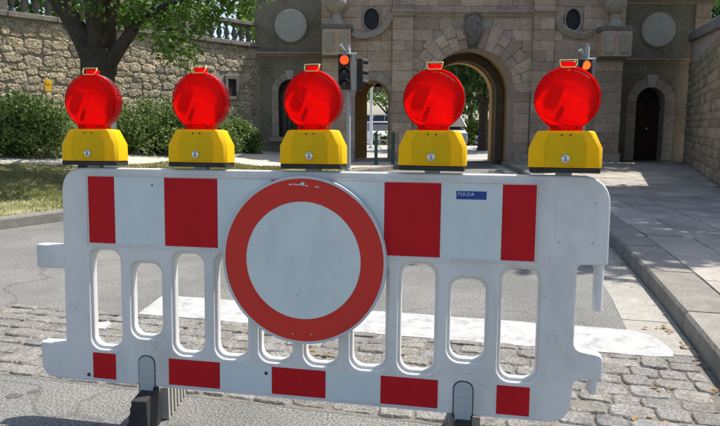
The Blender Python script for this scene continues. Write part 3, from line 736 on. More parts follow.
glink('rear_wall', plate_mesh('inner_arch', archpath(AX + .02, AR + .06, AS - .01, n=24), [archpath(AX + .02, IR + .0, AS - .0, z0=.02)], .30, .002, 0), 'brown_soffit', GY + 1.9)
# dark rooms behind the round windows
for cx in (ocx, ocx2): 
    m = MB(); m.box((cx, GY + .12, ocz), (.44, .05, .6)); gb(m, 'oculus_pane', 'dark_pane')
for cx in (ocx, ocx2):
    L4 = [[Vector((cx + (a) * math.cos(2 * math.pi * i / 32), y_, ocz + (a + .08) * math.sin(2 * math.pi * i / 32))) for i in range(32)] for a, y_ in ((.225, GY + .05), (.225, GY - .012), (.262, GY - .014), (.268, GY + .05), (.225, GY + .05))]
    m = MB(); m.loft(L4, cap=False); gb(m, 'oculus_frame', 'trim_stone', smooth=40)

# ---- ashlar blocks
def block(x0, x1, z0, z1, yf, depth, parent, mat='sand_stone', g=.0025, ch=.007, name='stone_block'):
    x0 += g; x1 -= g; z0 += g; z1 -= g
    if x1 - x0 < .05 or z1 - z0 < .04: return
    j = lambda: rnd.uniform(-.004, .004)
    back = [Vector(p) for p in ((x0, yf + depth, z0), (x1, yf + depth, z0), (x1, yf + depth, z1), (x0, yf + depth, z1))]
    dy = rnd.uniform(-.008, .008)
    mid = [Vector((p.x, yf + ch + dy, p.z)) for p in back]
    fr = [Vector((x0 + ch + j(), yf + dy + j(), z0 + ch + j())), Vector((x1 - ch + j(), yf + dy + j(), z0 + ch + j())), Vector((x1 - ch + j(), yf + dy + j(), z1 - ch + j())), Vector((x0 + ch + j(), yf + dy + j(), z1 - ch + j()))]
    return gb(MB().loft([back, mid, fr]), name, mat, parent)
RO = AR + .62                                   # outer radius of the arch stones
def free_intervals(x0, x1, zc, hh):
    """horizontal stretches of a course that no opening cuts"""
    cut = []
    def arch_cut(cx, r_in, r_out, spring, zmid):
        if zmid < spring: cut.append((cx - r_in - .0, cx + r_in + .0))
        else:
            d = zmid - hh - spring
            rr = r_out
            if d < rr: k = math.sqrt(max(rr * rr - max(d, 0) ** 2, 0)); cut.append((cx - k, cx + k))
    arch_cut(AX, AR + .45, RO, AS, zc); arch_cut(SAX, SAR + .22, SAR + .22, SAS, zc); arch_cut(SAX2, SAR + .22, SAR + .22, SAS, zc)
    for cx in (ocx, ocx2):
        if abs(zc - ocz) < .36 + hh: cut.append((cx - .29, cx + .29))
    iv = [(x0, x1)]
    for a, b in cut:
        nv = []
        for p, q_ in iv:
            if b <= p or a >= q_: nv.append((p, q_)); continue
            if a > p: nv.append((p, a))
            if b < q_: nv.append((b, q_))
        iv = nv
    return iv
pl0, pl1 = G(392, 60)[0], G(412.5, 60)[0]; pr0, pr1 = 2 * AX - pl1, 2 * AX - pl0
courses = []; z = .38
while z < 5.4: h = rnd.choice((.26, .29, .31, .33)); courses.append((z, h)); z += h
ent0, ent1 = G(472, 17)[1], G(472, 12)[1]
for z0, h in courses:
    zc = z0 + h / 2
    if ent0 - .05 < zc < ent1 + .08: pass
    for a, b in ((bx0, pl0), (pl1, pr0), (pr1, bx1)):
        for p, q_ in free_intervals(a, b, zc, h / 2):
            x = p
            while q_ - x > .06:
                ln = rnd.uniform(.34, .85)
                if q_ - x - ln < .25: ln = q_ - x
                block(x, x + ln, z0, z0 + h, GY - .010, .08, gate); x += ln
    for a, b in ((pl0, pl1), (pr0, pr1)):       # pilasters stand proud
        k = rnd.choice((0, 0, .35, .65))
        if k: block(a, a + (b - a) * k, z0, z0 + h, GY - .13, .2, gate); block(a + (b - a) * k, b, z0, z0 + h, GY - .13, .2, gate)
        else: block(a, b, z0, z0 + h, GY - .13, .2, gate)
# jamb stones and arch stones of the big arch
z = .38
for z0, h in courses:
    if z0 + h / 2 > AS: break
    zt = min(z0 + h, AS)
    for s in (-1, 1):
        a, b = sorted((AX + s * (AR + .001), AX + s * (AR + .45)))
        block(a, b, z0, zt, GY - .035, .12, gate, name='jamb_stone', mat='sand_stone')
    for cx in (SAX, SAX2):
        if z0 + h / 2 < SAS:
            for s in (-1, 1):
                a, b = sorted((cx + s * (SAR + .001), cx + s * (SAR + .22))); block(a, b, z0, min(zt, SAS), GY - .03, .1, gate, name='jamb_stone', mat='trim_stone')
def wedge(cx, cz, r0, r1, a0, a1, yf, depth, name, mat, parent=gate, sq=None):
    n = 3; g = .006
    inn = [(cx + (r0) * math.cos(a0 + (a1 - a0) * k / n), cz + r0 * math.sin(a0 + (a1 - a0) * k / n)) for k in range(n + 1)]
    out = [(cx + (r1) * math.cos(a1 + (a0 - a1) * k / n), cz + r1 * math.sin(a1 + (a0 - a1) * k / n)) for k in range(n + 1)]
    lp = inn + out; c = Vector((sum(p[0] for p in lp) / len(lp), sum(p[1] for p in lp) / len(lp)))
    sh = lambda k: [Vector((p[0] + (c.x - p[0]) * k, 0, p[1] + (c.y - p[1]) * k)) for p in lp]
    A = [Vector((p.x, yf + depth, p.z)) for p in sh(.02)]; B = [Vector((p.x, yf + .015, p.z)) for p in sh(.02)]; C = [Vector((p.x, yf, p.z)) for p in sh(.07)]
    return gb(MB().loft([A, B, C]), name, mat, parent)
NV = 17
for i in range(NV):
    a0, a1 = math.pi * i / NV, math.pi * (i + 1) / NV
    if i == NV // 2: continue
    split = rnd.random() < .55
    rr = AR + .62 + (.10 if i % 2 == 0 else -.02)
    if split:
        k = rnd.uniform(.4, .6); wedge(AX, AS, AR, AR + (rr - AR) * k, a0, a1, GY - .04, .12, 'arch_stone', 'sand_stone'); wedge(AX, AS, AR + (rr - AR) * k + .006, rr, a0, a1, GY - .04, .12, 'arch_stone', 'sand_stone')
    else: wedge(AX, AS, AR, rr, a0, a1, GY - .04, .12, 'arch_stone', 'sand_stone')
for cx in (SAX, SAX2):
    for i in range(9): wedge(cx, SAS, SAR, SAR + .22, math.pi * i / 9, math.pi * (i + 1) / 9, GY - .03, .1, 'arch_stone', 'trim_stone')
# carved keystone: a weathered mask with hair and beard lumps
import bmesh
bm = bmesh.new(); bmesh.ops.create_icosphere(bm, subdivisions=4, radius=1)
for v in bm.verts:
    p = v.co.copy(); s = Vector((.27, .19, .44))
    f = 1.0
    def lump(c, r, a):
        d = (p - Vector(c)).length; return a * math.exp(-(d / r) ** 2)
    f += lump((0, -1, .05), .22, .30) + lump((0, -.95, -.15), .16, .25) + lump((.38, -.9, .25), .2, -.22) + lump((-.38, -.9, .25), .2, -.22) + lump((0, -.9, -.42), .18, -.2) + lump((.5, -.8, -.1), .28, .16) + lump((-.5, -.8, -.1), .28, .16)
    if p.z > .35 or p.z < -.55 or abs(p.x) > .7: f += .10 * math.sin(9 * p.x + 6 * p.z) * math.sin(11 * p.z + 3) + .06 * math.sin(23 * p.x)
    v.co = Vector((p.x * s.x * f * (1 - .28 * max(0, -p.z)), p.y * s.y * f, p.z * s.z * (1 + .4 * (f - 1))))
me = bpy.data.meshes.new('carved_mask'); bm.to_mesh(me); bm.free(); me.shade_smooth()
kz = G(472, 31)[1]
ks = link('carved_keystone', me, 'dark_stone', gate); ks.location = (AX - 3.3, -.12, kz)
m = MB(); zt = G(472, 15)[1]; m.prism([Vector((AX - .15, GY - .06, AS + AR - .0)), Vector((AX + .15, GY - .06, AS + AR)), Vector((AX + .24, GY - .06, zt)), Vector((AX - .24, GY - .06, zt))], [Vector((AX - .15, GY + .08, AS + AR)), Vector((AX + .15, GY + .08, AS + AR)), Vector((AX + .24, GY + .08, zt)), Vector((AX - .24, GY + .08, zt))])
gb(m, 'keystone', 'dark_stone')
# cornice over the middle bay: stepped profile
def moulding(x0, x1, prof, name, mat, parent=gate, seg=1.1):
    x = x0
    while x < x1 - .01:
        xn = x1 if x1 - x < seg * 1.4 else x + seg * rnd.uniform(.85, 1.1)
        gb(MB().prism([Vector((x + .003, y_, z_)) for y_, z_ in prof], [Vector((xn - .003, y_, z_)) for y_, z_ in prof]), name, mat, parent); x = xn
def cornice_prof(yf, z, h, out): return [(yf + .1, z), (yf - .03, z), (yf - .035, z + h * .25), (yf - out * .6, z + h * .5), (yf - out, z + h * .62), (yf - out, z + h), (yf + .1, z + h)]
cz0 = G(472, 16.5)[1]
moulding(pl1 + .004, pr0 - .004, cornice_prof(GY - .012, cz0, .17, .12), 'cornice', 'trim_stone')
for a, b in ((pl0 - .03, pl1 + .0), (pr0 - .0, pr1 + .03)): moulding(a, b, cornice_prof(GY - .135, cz0, .17, .12), 'cornice', 'trim_stone')
# swept mouldings under the round windows
def swept(pts, name):
    path = [G(x, y_) for x, y_ in pts]
    m = MB(); loops = []
    for i, (x, z_) in enumerate(path):
        a = path[max(i - 1, 0)]; c = path[min(i + 1, len(path) - 1)]
        t = Vector((c[0] - a[0], c[1] - a[1])).normalized(); nn = Vector((-t.y, t.x))
        loops.append([Vector((x + nn.x * k, GY + y_, z_ + nn.y * k)) for k, y_ in ((-.09, .05), (-.09, -.06), (-.03, -.10), (.05, -.16), (.09, -.16), (.09, .05))])
    gb(m.loft(loops), name, 'trim_stone', smooth=30)
LC = [(391, 13), (389, 20), (385, 26.5), (379, 31.5), (372, 34.5), (364, 36), (357, 35.5), (352.5, 33)]
swept(LC, 'swept_cornice'); swept([(944 - x, y_) for x, y_ in LC], 'swept_cornice')
# ball finials on pedestals, string course
def pedestal(pxa, pxb, ytop, ybot, bc):
    x0, zt = G(pxa, ytop); x1, zb = G(pxb, ybot); cx = (x0 + x1) / 2; hw = (x1 - x0) / 2
    m = MB(); m.box((cx, GY - .11, (zt + zb) / 2 - .04), (2 * hw - .12, .52, zt - zb - .08)); gb(m, 'pedestal', 'sand_stone')
    for k in (-1, 1):
        m = MB(); m.box((cx + k * hw * .45, GY - .39, (zt + zb) / 2 - .04), (hw * .55, .06, (zt - zb) * .66)); gb(m, 'pedestal_panel', 'trim_stone')
    m = MB(); m.loft([[Vector((cx + sx * (hw + o), GY - .11 + sy * (.27 + o), z_)) for sx, sy in ((-1, -1), (1, -1), (1, 1), (-1, 1))] for o, z_ in ((-.06, zt - .10), (-.01, zt - .07), (.0, zt - .02), (.0, zt + .03), (-.05, zt + .06))]); gb(m, 'pedestal_cap', 'dark_stone')
    r = .31; bz = at(bc[0], bc[1], GY - .1).z
    m = MB(); prof = [(.22, zt + .065), (.22, zt + .13), (.15, zt + .2), (.13, bz - r * .93)]; m.lathe(prof, (cx, GY - .11, 0), 'Z', 20); gb(m, 'finial_neck', 'trim_stone', smooth=40)
    m = MB(); m.lathe([(max(r * math.sin(R(k * 10)), .001), bz - r * math.cos(R(k * 10))) for k in range(19)], (cx, GY - .11, 0), 'Z', 28); gb(m, 'ball_finial', 'trim_stone', smooth=60)
pedestal(321, 353, 28, 56, (338, 3)); pedestal(596, 628, 30, 57.5, (612, 4))
sz = G(338, 58.5)[1]
moulding(bx0 - .02, G(353, 58)[0], cornice_prof(GY - .02, sz, .10, .16), 'string_course', 'dark_stone')
moulding(G(596, 58)[0], bx1 + .02, cornice_prof(GY - .02, G(612, 61)[1], .10, .16), 'string_course', 'dark_stone')
# plinth stones at the feet of the piers
for a, b in ((bx0, SAX - SAR - .04), (SAX + SAR + .04, AX - AR - .02), (AX + AR + .02, SAX2 - SAR - .04), (SAX2 + SAR + .04, bx1)):
    x = a
    while b - x > .1:
        ln = min(rnd.uniform(.6, 1.0), b - x)
        if b - x - ln < .3: ln = b - x
        block(x, x + ln, -.02, .38, GY - .17, .3, gate, name='plinth_stone', mat='trim_stone'); x += ln
# lantern hanging in the small arch
lan = empty('lantern', (*at(378, 83, GY + 1.2)[:2], at(378, 93, GY + 1.2).z)); tag(lan, 'small black lantern hanging in the narrow side archway', 'lantern')
m = MB(); m.lathe([(.02, .36), (.03, .30), (.13, .20), (.14, .18)], (0, 0, 0), 'Z', 8); m.build('lantern_hood', 'dark_metal', lan)
m = MB(); m.lathe([(.07, .0), (.11, .18)], (0, 0, 0), 'Z', 6); m.build('lantern_glass', 'head_lamp', lan)
m = MB(); m.lathe([(.004, .36), (.004, .62)], (0, 0, 0), 'Z', 6); m.build('hanger', 'dark_metal', lan)
# ---- wings
LWY, RWY = 21.0, 20.2
def wing(xa, xb, Y, plaque, label_unused, ledge_y, ledgepx, opening, is_door):
    po_x = at(*opening[0], Y).x
    hw = opening[1]; zt = at(opening[0][0], opening[2], Y).z; zb = at(opening[0][0], opening[3], Y).z
    if is_door: zb = .10
    hole = [(po_x - hw, zb), (po_x + hw, zb)] + arc(po_x, zt - hw, hw, 0, 180, 16)
    glink('wing_wall', plate_mesh('wing_wall', [(xa, -.2), (xb, -.2), (xb, 5.3), (xa, 5.3)], [hole], .5, .002, 0), 'grey_plaster', Y + .25)
    # stone surround in separate stones
    sw = .30 if is_door else .22
    n = 7; zs = zt - hw; k = 0; z_ = zb
    while z_ < zs - .02:
        h = rnd.uniform(.4, .6); h = zs - z_ if zs - z_ - h < .25 else h
        for s in (-1, 1):
            a, b = sorted((po_x + s * (hw + .002), po_x + s * (hw + sw))); block(a, b, z_, z_ + h, Y - .05, .12, gate, mat='trim_stone', name='surround_stone')
        z_ += h
    for i in range(n): wedge(po_x, zs, hw, hw + sw * (1.35 if i == n // 2 else 1), math.pi * i / n, math.pi * (i + 1) / n, Y - (.09 if i == n // 2 else .05), .12, 'surround_stone', 'plaque_stone' if i == n // 2 else 'trim_stone')
    # ledge, plaque
    lz = at(ledgepx, ledge_y, Y).z
    moulding(xa + .01, xb - .01, cornice_prof(Y, lz, .13, .17), 'wing_ledge', 'trim_stone')
    c = at(plaque[0], plaque[1], Y); r = plaque[2] / FPX * Y
    m = MB(); m.lathe([(.001, -.11), (r - .03, -.11), (r, -.08), (r, .05)], (c.x, Y, c.z), 'Y', 48); gb(m, 'round_plaque', 'plaque_stone', smooth=30)
    return po_x, hw, zt, zb
lx0 = at(256, 100, LWY).x; lx1 = bx0 + .9
wx, whw, wzt, wzb = wing(lx0, lx1, LWY, (291, 26, 15.8), '', 56.5, 300, ((290.5, 110), .38, 79.5, 137), False)
m = MB(); m.box((wx, LWY + .30, (wzt + wzb) / 2), (whw * 2 + .1, .04, wzt - wzb + .1)); gb(m, 'window_pane', 'dark_glass')
for k in range(5):
    m = MB(); m.lathe([(.013, wzb + .0), (.013, wzt - .0 - (.12 if k in (0, 4) else .0))], (wx - whw + whw * 2 * (k + .5) / 5, LWY + .12, 0), 'Z', 6); gb(m, 'window_bar', 'dark_metal')
for k in range(6):
    m = MB(); m.box((wx, LWY + .12, wzb + (wzt - whw - wzb) * (k + .5) / 6), (whw * 2 - .004, .015, .025)); gb(m, 'window_bar', 'dark_metal')
m = MB(); m.box((wx, LWY - .06, wzb - .07), (whw * 2 + .6, .28, .13)); gb(m, 'window_sill', 'trim_stone')
rx0 = bx1 - .9; rx1 = at(707, 60, RWY).x
dx, dhw, dzt, dzb = wing(rx0, rx1, RWY, (657.5, 30, 16.5), '', 63, 650, ((649, 120), .44, 87.5, 160), True)
door = MB(); door.box((dx, RWY + .33, (dzt - .62 + dzb) / 2), (dhw * 2 + .1, .06, dzt - dzb - .62)); d_ = gb(door, 'door', 'door_wood')
for s in (-1, 1):
    for k in range(3):
        m = MB(); m.box((dx + s * dhw * .48, RWY + .29, dzb + .35 + k * .62), (dhw * .7, .04, .5)); o = gb(m, 'door_panel', 'door_wood', d_); o.location = (0, 0, 0)
m = MB(); m.box((dx, RWY + .27, dzt - .62), (dhw * 2, .12, .07)); o = gb(m, 'transom', 'door_wood', d_); o.location = (0, 0, 0)
m = MB(); m.box((dx, RWY + .36, dzt - .3), (dhw * 2, .03, .62)); o = gb(m, 'fanlight_pane', 'dark_glass', d_); o.location = (0, 0, 0)
m = MB(); m.lathe([(.012, -.03), (.03, -.06), (.001, -.075)], (dx + dhw * .1, RWY + .29, dzb + 1.0), 'Y', 10); o = gb(m, 'door_handle', 'brass_wire', d_); o.location = (0, 0, 0)
# quoins of the right wing and the top cornice
z = 3.2
while z < 4.95: block(at(695, 20, RWY).x, rx1 + .012, z, z + .42, RWY - .05, .2, gate, name='quoin', mat='sand_stone'); z += .42
moulding(rx0, rx1 + .1, cornice_prof(RWY, at(650, 4.5, RWY).z, .22, .2), 'wing_cornice', 'trim_stone')

# ================================================================== rubble wall with balustrade (left)
RUB = [pebble_mesh('rubble_stone', 100 + i, n=9, irr=.16, edge=.8) for i in range(20)]
for p in RUB: p.materials.append(MATS['rubble'])
def wall_frame(a, b):
    d = (b - a); ln = d.length; d.normalize(); nn = Vector((-d.y, d.x, 0))
    if nn.dot(-a) < 0: nn = -nn
    return d, nn, ln
lw = empty('rubble_wall', WLa); tag(lw, 'sunlit rubble stone wall with a balustrade on top, behind the bushes', 'wall')
d, nn, ln = wall_frame(WLa, WLb)
WT = 3.62
def wl(s, z, o): p = d * s + nn * o; return Vector((p.x, p.y, z))
m = MB(); m.prism([wl(-.3, -.1, 0), wl(ln, -.1, 0), wl(ln, -.1, -.6), wl(-.3, -.1, -.6)], [wl(-.3, WT - .001, 0), wl(ln, WT - .001, 0), wl(ln, WT - .001, -.6), wl(-.3, WT - .001, -.6)]); m.build('wall_core', 'rubble_mortar', lw)
rotw = Matrix((d, (0, 0, 1), nn)).transposed().to_euler() if d.cross(Vector((0, 0, 1))).dot(nn) > 0 else Matrix((-d, (0, 0, 1), nn)).transposed().to_euler()
nic = (at(227.5, 88, 20.3),)                                  # small dark niche
z = 1.5; nst = 0
sniche = 1.1; zn = nic[0].z
while z < WT - .05:
    h = rnd.uniform(.12, .24); h = min(h, WT - .02 - z)
    s = .02 + rnd.uniform(0, .1)
    while s < 8.6:
        l_ = rnd.uniform(.16, .46)
        if not (abs(s + l_ / 2 - sniche) < .38 and abs(z + h / 2 - zn) < .42) and nst < 300:
            o = link('rubble_stone', rnd.choice(RUB), None, lw); o.location = wl(s + l_ / 2, z + h / 2 + rnd.uniform(-.04, .04), .0)
            o.rotation_euler = rotw; o.rotation_euler.rotate_axis('Z', rnd.uniform(-.22, .22) + rnd.choice((0, math.pi)))
            o.scale = (l_ * 1.08, h * 1.10, rnd.uniform(.03, .085)); nst += 1
        s += l_
    z += h
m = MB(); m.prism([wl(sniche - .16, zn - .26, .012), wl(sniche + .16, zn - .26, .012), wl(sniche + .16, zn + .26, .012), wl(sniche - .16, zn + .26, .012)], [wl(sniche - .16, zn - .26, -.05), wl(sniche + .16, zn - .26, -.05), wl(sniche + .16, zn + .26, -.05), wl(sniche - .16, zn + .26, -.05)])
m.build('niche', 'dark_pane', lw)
for (a0, a1, b0, b1) in ((-.26, -.16, -.36, .36), (.16, .26, -.36, .36), (-.16, .16, .26, .36), (-.16, .16, -.36, -.26)):
    m = MB(); m.prism([wl(sniche + a0, zn + b0, .07), wl(sniche + a1, zn + b0, .07), wl(sniche + a1, zn + b1, .07), wl(sniche + a0, zn + b1, .07)], [wl(sniche + a0, zn + b0, -.02), wl(sniche + a1, zn + b0, -.02), wl(sniche + a1, zn + b1, -.02), wl(sniche + a0, zn + b1, -.02)]); m.build('niche_frame', 'dark_stone', lw)
s = 0
while s < ln - .05:
    e = min(s + rnd.uniform(.9, 1.2), ln)
    for (z0, z1, o0, o1, nm) in ((WT, WT + .13, .10, -.55, 'coping_stone'), (WT + .66, WT + .78, .04, -.34, 'rail_stone')):
        m = MB(); m.prism([wl(s + .004, z0, o0), wl(e - .004, z0, o0), wl(e - .004, z0, o1), wl(s + .004, z0, o1)], [wl(s + .004, z1, o0 - .01), wl(e - .004, z1, o0 - .01), wl(e - .004, z1, o1), wl(s + .004, z1, o1)]); bevelled(m.build(nm, 'coping', lw), .015, 1)
    s = e
bal = MB().lathe([(.09, 0), (.09, .06), (.05, .09), (.055, .13), (.088, .20), (.085, .26), (.05, .36), (.042, .42), (.06, .45), (.085, .47), (.085, .53)], (0, 0, 0), 'Z', 10).mesh('baluster', 40)
bal.materials.append(MATS['coping'])
s = .25; k = 0
while s < ln - .1:
    if k % 9 == 8:
        m = MB(); m.box((0, 0, .265), (.3, .3, .53)); o = m.build('balustrade_pier', 'coping', lw); o.location = wl(s, WT + .1301, -.15); o.rotation_euler.z = math.atan2(d.y, d.x)
    else:
        o = link('baluster', bal, None, lw); o.location = wl(s, WT + .1301, -.15)
    s += .285; k += 1
# yellow marker plate on the wall
ray_y = ray(46, 85.5); t_ = (WLa.dot(nn)) / (ray_y.dot(nn)); yp = Vector((0, 0, CAMH)) + ray_y * ((WLa - Vector((0, 0, CAMH))).dot(nn) / ray_y.dot(nn))
ys = empty('marker_plate', yp + nn * .12, (0, 0, math.atan2(-nn.x, nn.y) + math.pi)); tag(ys, 'small yellow marker plate fixed on the rubble wall', 'sign')
link('plate', plate_mesh('plate', [(-.075, -.14), (.075, -.14), (.085, .14), (-.085, .14)], [], .012, .002, 1), 'yellow_sign', ys)
link('plate_top', plate_mesh('plate_top', [(-.05, .03), (.05, .03), (.05, .10), (-.05, .10)], [], .010, .001, 1), 'yellow_sign', ys, (0, -.010, 0))
link('bracket', MB().box((0, .06, 0), (.03, .115, .03)).mesh('bracket'), 'galvanised', ys)

# ================================================================== right-hand wall
rw = empty('boundary_wall', WRa); tag(rw, 'tall shaded masonry wall with sloping coping along the right pavement', 'wall')
d2, n2, ln2 = wall_frame(WRa, WRb)
if n2.x > 0: n2 = -n2
ztop = lambda s: 3.70 - .087 * s
def wr(s, z, o): p = d2 * s + n2 * o; return Vector((p.x, p.y, z))
m = MB(); m.prism([wr(0, -.1, 0), wr(ln2, -.1, 0), wr(ln2, -.1, -.5), wr(0, -.1, -.5)], [wr(0, ztop(0), 0), wr(ln2, ztop(ln2), 0), wr(ln2, ztop(ln2), -.5), wr(0, ztop(0), -.5)]); m.build('wall_core', 'rubble_mortar' if 0 else 'stone_core', rw)
BRK = [pebble_mesh('wall_stone', 200 + i, n=10, irr=.12) for i in range(10)]
for p in BRK: p.materials.append(MATS['wall_brick'])
sx = d2 if d2.cross(Vector((0, 0, 1))).dot(n2) > 0 else -d2
rotr = Matrix((sx, (0, 0, 1), n2)).transposed().to_euler()
z = .12; nst = 0
while z < 3.7:
    h = rnd.uniform(.15, .24); s = rnd.uniform(0, .15)
    while s < min(ln2 - .4, 9.2):
        l_ = rnd.uniform(.28, .62)
        if z + h < ztop(s + l_) - .02 and nst < 300:
            o = link('wall_stone', rnd.choice(BRK), None, rw); o.location = wr(s + l_ / 2, z + h / 2, 0); o.rotation_euler = rotr
            o.rotation_euler.rotate_axis('Z', rnd.choice((0, math.pi)) + rnd.uniform(-.03, .03)); o.scale = (l_ * .98, h * .98, rnd.uniform(.05, .09)); nst += 1
        s += l_
    z += h
s = 0
while s < ln2 - .05:
    e = min(s + rnd.uniform(.8, 1.1), ln2)
    m = MB(); m.prism([wr(s + .004, ztop(s) + .002, .10), wr(e - .004, ztop(e) + .002, .10), wr(e - .004, ztop(e) + .002, -.6), wr(s + .004, ztop(s) + .002, -.6)], [wr(s + .004, ztop(s) + .26, .06), wr(e - .004, ztop(e) + .26, .06), wr(e - .004, ztop(e) + .30, -.6), wr(s + .004, ztop(s) + .30, -.6)]); bevelled(m.build('coping_stone', 'coping', rw), .02, 1)
    s = e

# ================================================================== vegetation
def leaves(name, clumps, per, spread, size, mat, parent, flat=.8, seed=0, shape=1.0):
    g = np.random.default_rng(seed); C = []
    for c in clumps:
        x, y, z = c[:3]; k = c[3] if len(c) > 3 else 1.0
        n = max(4, int(per * k)); p = g.normal(0, 1, (n, 3)); p /= np.maximum(np.linalg.norm(p, axis=1, keepdims=True), 1e-6); p *= (g.random((n, 1)) ** .45) * spread * (.6 + .5 * k) * np.array([1, 1, flat])
        C.append(p + np.array([x, y, z]))
    P = np.concatenate(C); n = len(P)
    nrm = g.normal(0, 1, (n, 3)) + np.array([0, 0, .9]); nrm /= np.linalg.norm(nrm, axis=1, keepdims=True)
    t = g.normal(0, 1, (n, 3)); t[:, 2] -= .5; t -= nrm * (t * nrm).sum(1, keepdims=True); t /= np.linalg.norm(t, axis=1, keepdims=True)
    b = np.cross(nrm, t); s = (size * g.uniform(.6, 1.25, (n, 1)))
    up = nrm * s * .13
    V0 = P - t * s * .5; V1 = P + b * s * .34 * shape + up - t * s * .05; V2 = P + t * s * .55 - up * .6; V3 = P - b * s * .34 * shape + up - t * s * .05
    verts = np.stack([V0, V1, V2, V3], 1).reshape(-1, 3)
    me = bpy.data.meshes.new(name); me.vertices.add(4 * n); me.vertices.foreach_set('co', verts.ravel())
    idx = np.arange(n)[:, None] * 4; tri = np.concatenate([idx + np.array([0, 1, 2]), idx + np.array([0, 2, 3])], 1).reshape(-1)
    me.loops.add(6 * n); me.loops.foreach_set('vertex_index', tri.astype(np.int32))
    me.polygons.add(2 * n); me.polygons.foreach_set('loop_start', np.arange(2 * n, dtype=np.int32) * 3)
    me.update(calc_edges=True); me.validate()
    return link(name, me, mat, parent)
def ell_clumps(c, r, n, g, hollow=.45):
    out = []
    while len(out) < n:
        p = g.normal(0, 1, 3); p /= np.linalg.norm(p); rad = hollow + (1 - hollow) * g.random() ** .6
        out.append((c[0] + p[0] * r[0] * rad, c[1] + p[1] * r[1] * rad, c[2] + p[2] * r[2] * rad, g.uniform(.6, 1.25)))
    return out
def limb_tube(m, p0, p1, r0, r1, bend=.15, n=6, g=None):
    p0, p1 = Vector(p0), Vector(p1); mid = (p0 + p1) / 2 + Vector((g.uniform(-bend, bend), g.uniform(-bend, bend), g.uniform(0, bend)))
    pts = [p0 * (1 - t) ** 2 + mid * 2 * t * (1 - t) + p1 * t * t for t in [i / n for i in range(n + 1)]]
    m.tube(pts, [r0 + (r1 - r0) * i / n for i in range(n + 1)], 9)
def tree(loc, label, trunk_r, fork_z, crown_c, crown_r, nclump, per, leaf, mat, extra=(), limbs=8, seed=1, spread=.55, group=None, trunk_lean=(0, 0), custom_limbs=None):
    g = random.Random(seed); gn = np.random.default_rng(seed)
    root = empty('leafy_tree', loc); tag(root, label, 'tree', group)
    m = MB(); top = Vector((trunk_lean[0], trunk_lean[1], fork_z))
    pts = [Vector((0, 0, -.05)), Vector((.0, 0, .15)), top * .35, top * .7, top]
    n = 16; loops = []
    for i, p in enumerate(pts):
        rr = trunk_r * (1.5, 1.18, 1.0, .95, 1.02)[i]
        loops.append([p + Vector((math.cos(2 * math.pi * k / n), math.sin(2 * math.pi * k / n), 0)) * rr * (1 + .08 * math.sin(3 * k + i) + g.uniform(-.04, .04)) for k in range(n)])
    m.loft(loops); cl = ell_clumps(crown_c, crown_r, nclump, gn)
    if custom_limbs:
        for (p0, p1, r0, r1) in custom_limbs: limb_tube(m, p0, p1, r0, r1, .12, 7, g)
    for k in range(limbs):
        c = cl[(k * 7) % len(cl)]; limb_tube(m, top * g.uniform(.85, 1.0) if k % 2 == 0 else top, c[:3], trunk_r * .45, trunk_r * .06, .5, 7, g)
    m.build('trunk', 'bark', root, 60)
    leaves('crown', list(cl) + list(extra), per, spread, leaf, mat, root, seed=seed)
    return root
# the big tree on the verge, its crown mostly above the picture
TY = 12.0
tb = at(92, 60, TY); TB = Vector((tb.x, TY, tz(tb.x, TY) - .01))
def rel(px, py, Y): p = at(px, py, Y); return (p.x - TB.x, p.y - TB.y, p.z - TB.z)
ex = []
ge = random.Random(5)
for (px, py, Y, k) in [(132, 6, 11.6, 1), (145, 22, 11.8, 1), (158, 36, 11.4, .9), (176, 26, 11.7, 1), (172, 48, 11.5, .8), (182, 58, 11.4, .65), (196, 12, 12, 1), (212, 8, 12.2, .9), (228, 4, 12.3, .8), (240, 2, 12.2, .7), (188, 42, 11.6, .8), (150, 8, 12.4, 1), (115, 20, 12.4, .9), (124, 12, 12.8, .9), (205, 24, 12.1, .7), (100, 6, 11.3, .7), (165, 14, 11.9, 1), (76, 4, 11.3, .5), (180, 10, 12.4, 1), (216, 18, 12.0, .5), (222, -6, 12, 1), (190, -8, 12.2, 1.1), (150, -10, 12, 1.1), (256, -8, 12.4, 1)]:
    x, y_, z_ = rel(px, py, Y); ex.append((x, y_, z_, k * .8))
tree(TB, 'large leafy tree on the verge behind the left lamp, branch reaching right', .30, 2.35, (.1, .3, 5.7), (3.9, 3.3, 2.1), 125, 120, .115, 'leaf', extra=ex, limbs=7, seed=3, spread=.42,
     trunk_lean=(.12, 0), custom_limbs=[((.05, 0, 2.0), rel(52, -8, TY), .20, .15), ((.15, 0, 1.95), rel(96, -15, TY + .3), .29, .24), ((.2, 0, 1.9), rel(133, 30, TY - .2), .14, .10), (rel(128, 33, TY - .2), rel(150, 16, TY - .1), .10, .08), (rel(148, 18, TY - .1), rel(190, -6, TY + .1), .08, .05), (rel(140, 24, TY - .2), rel(172, 30, TY - .3), .04, .02)])
# trees over the right wall: they shade the pavement
tree((10.6, 9.5, .1), 'broad tree behind the right wall shading the pavement', .3, 2.6, (-3.0, 0, 7.0), (3.7, 3.5, 2.0), 330, 100, .20, 'leaf', seed=21, spread=.6, limbs=9)
tree((12.4, 18.3, .1), 'tall tree behind the far end of the right wall', .28, 2.6, (-2.8, .2, 7.3), (2.4, 2.0, 1.5), 100, 90, .20, 'leaf', seed=25, spread=.6)
tree((14.0, 23.5, .0), 'dark green tree behind the right wing of the gatehouse', .3, 2.6, (-.2, 0, 4.8), (2.6, 2.6, 2.6), 70, 80, .24, 'leaf_dark', seed=22, spread=.6)
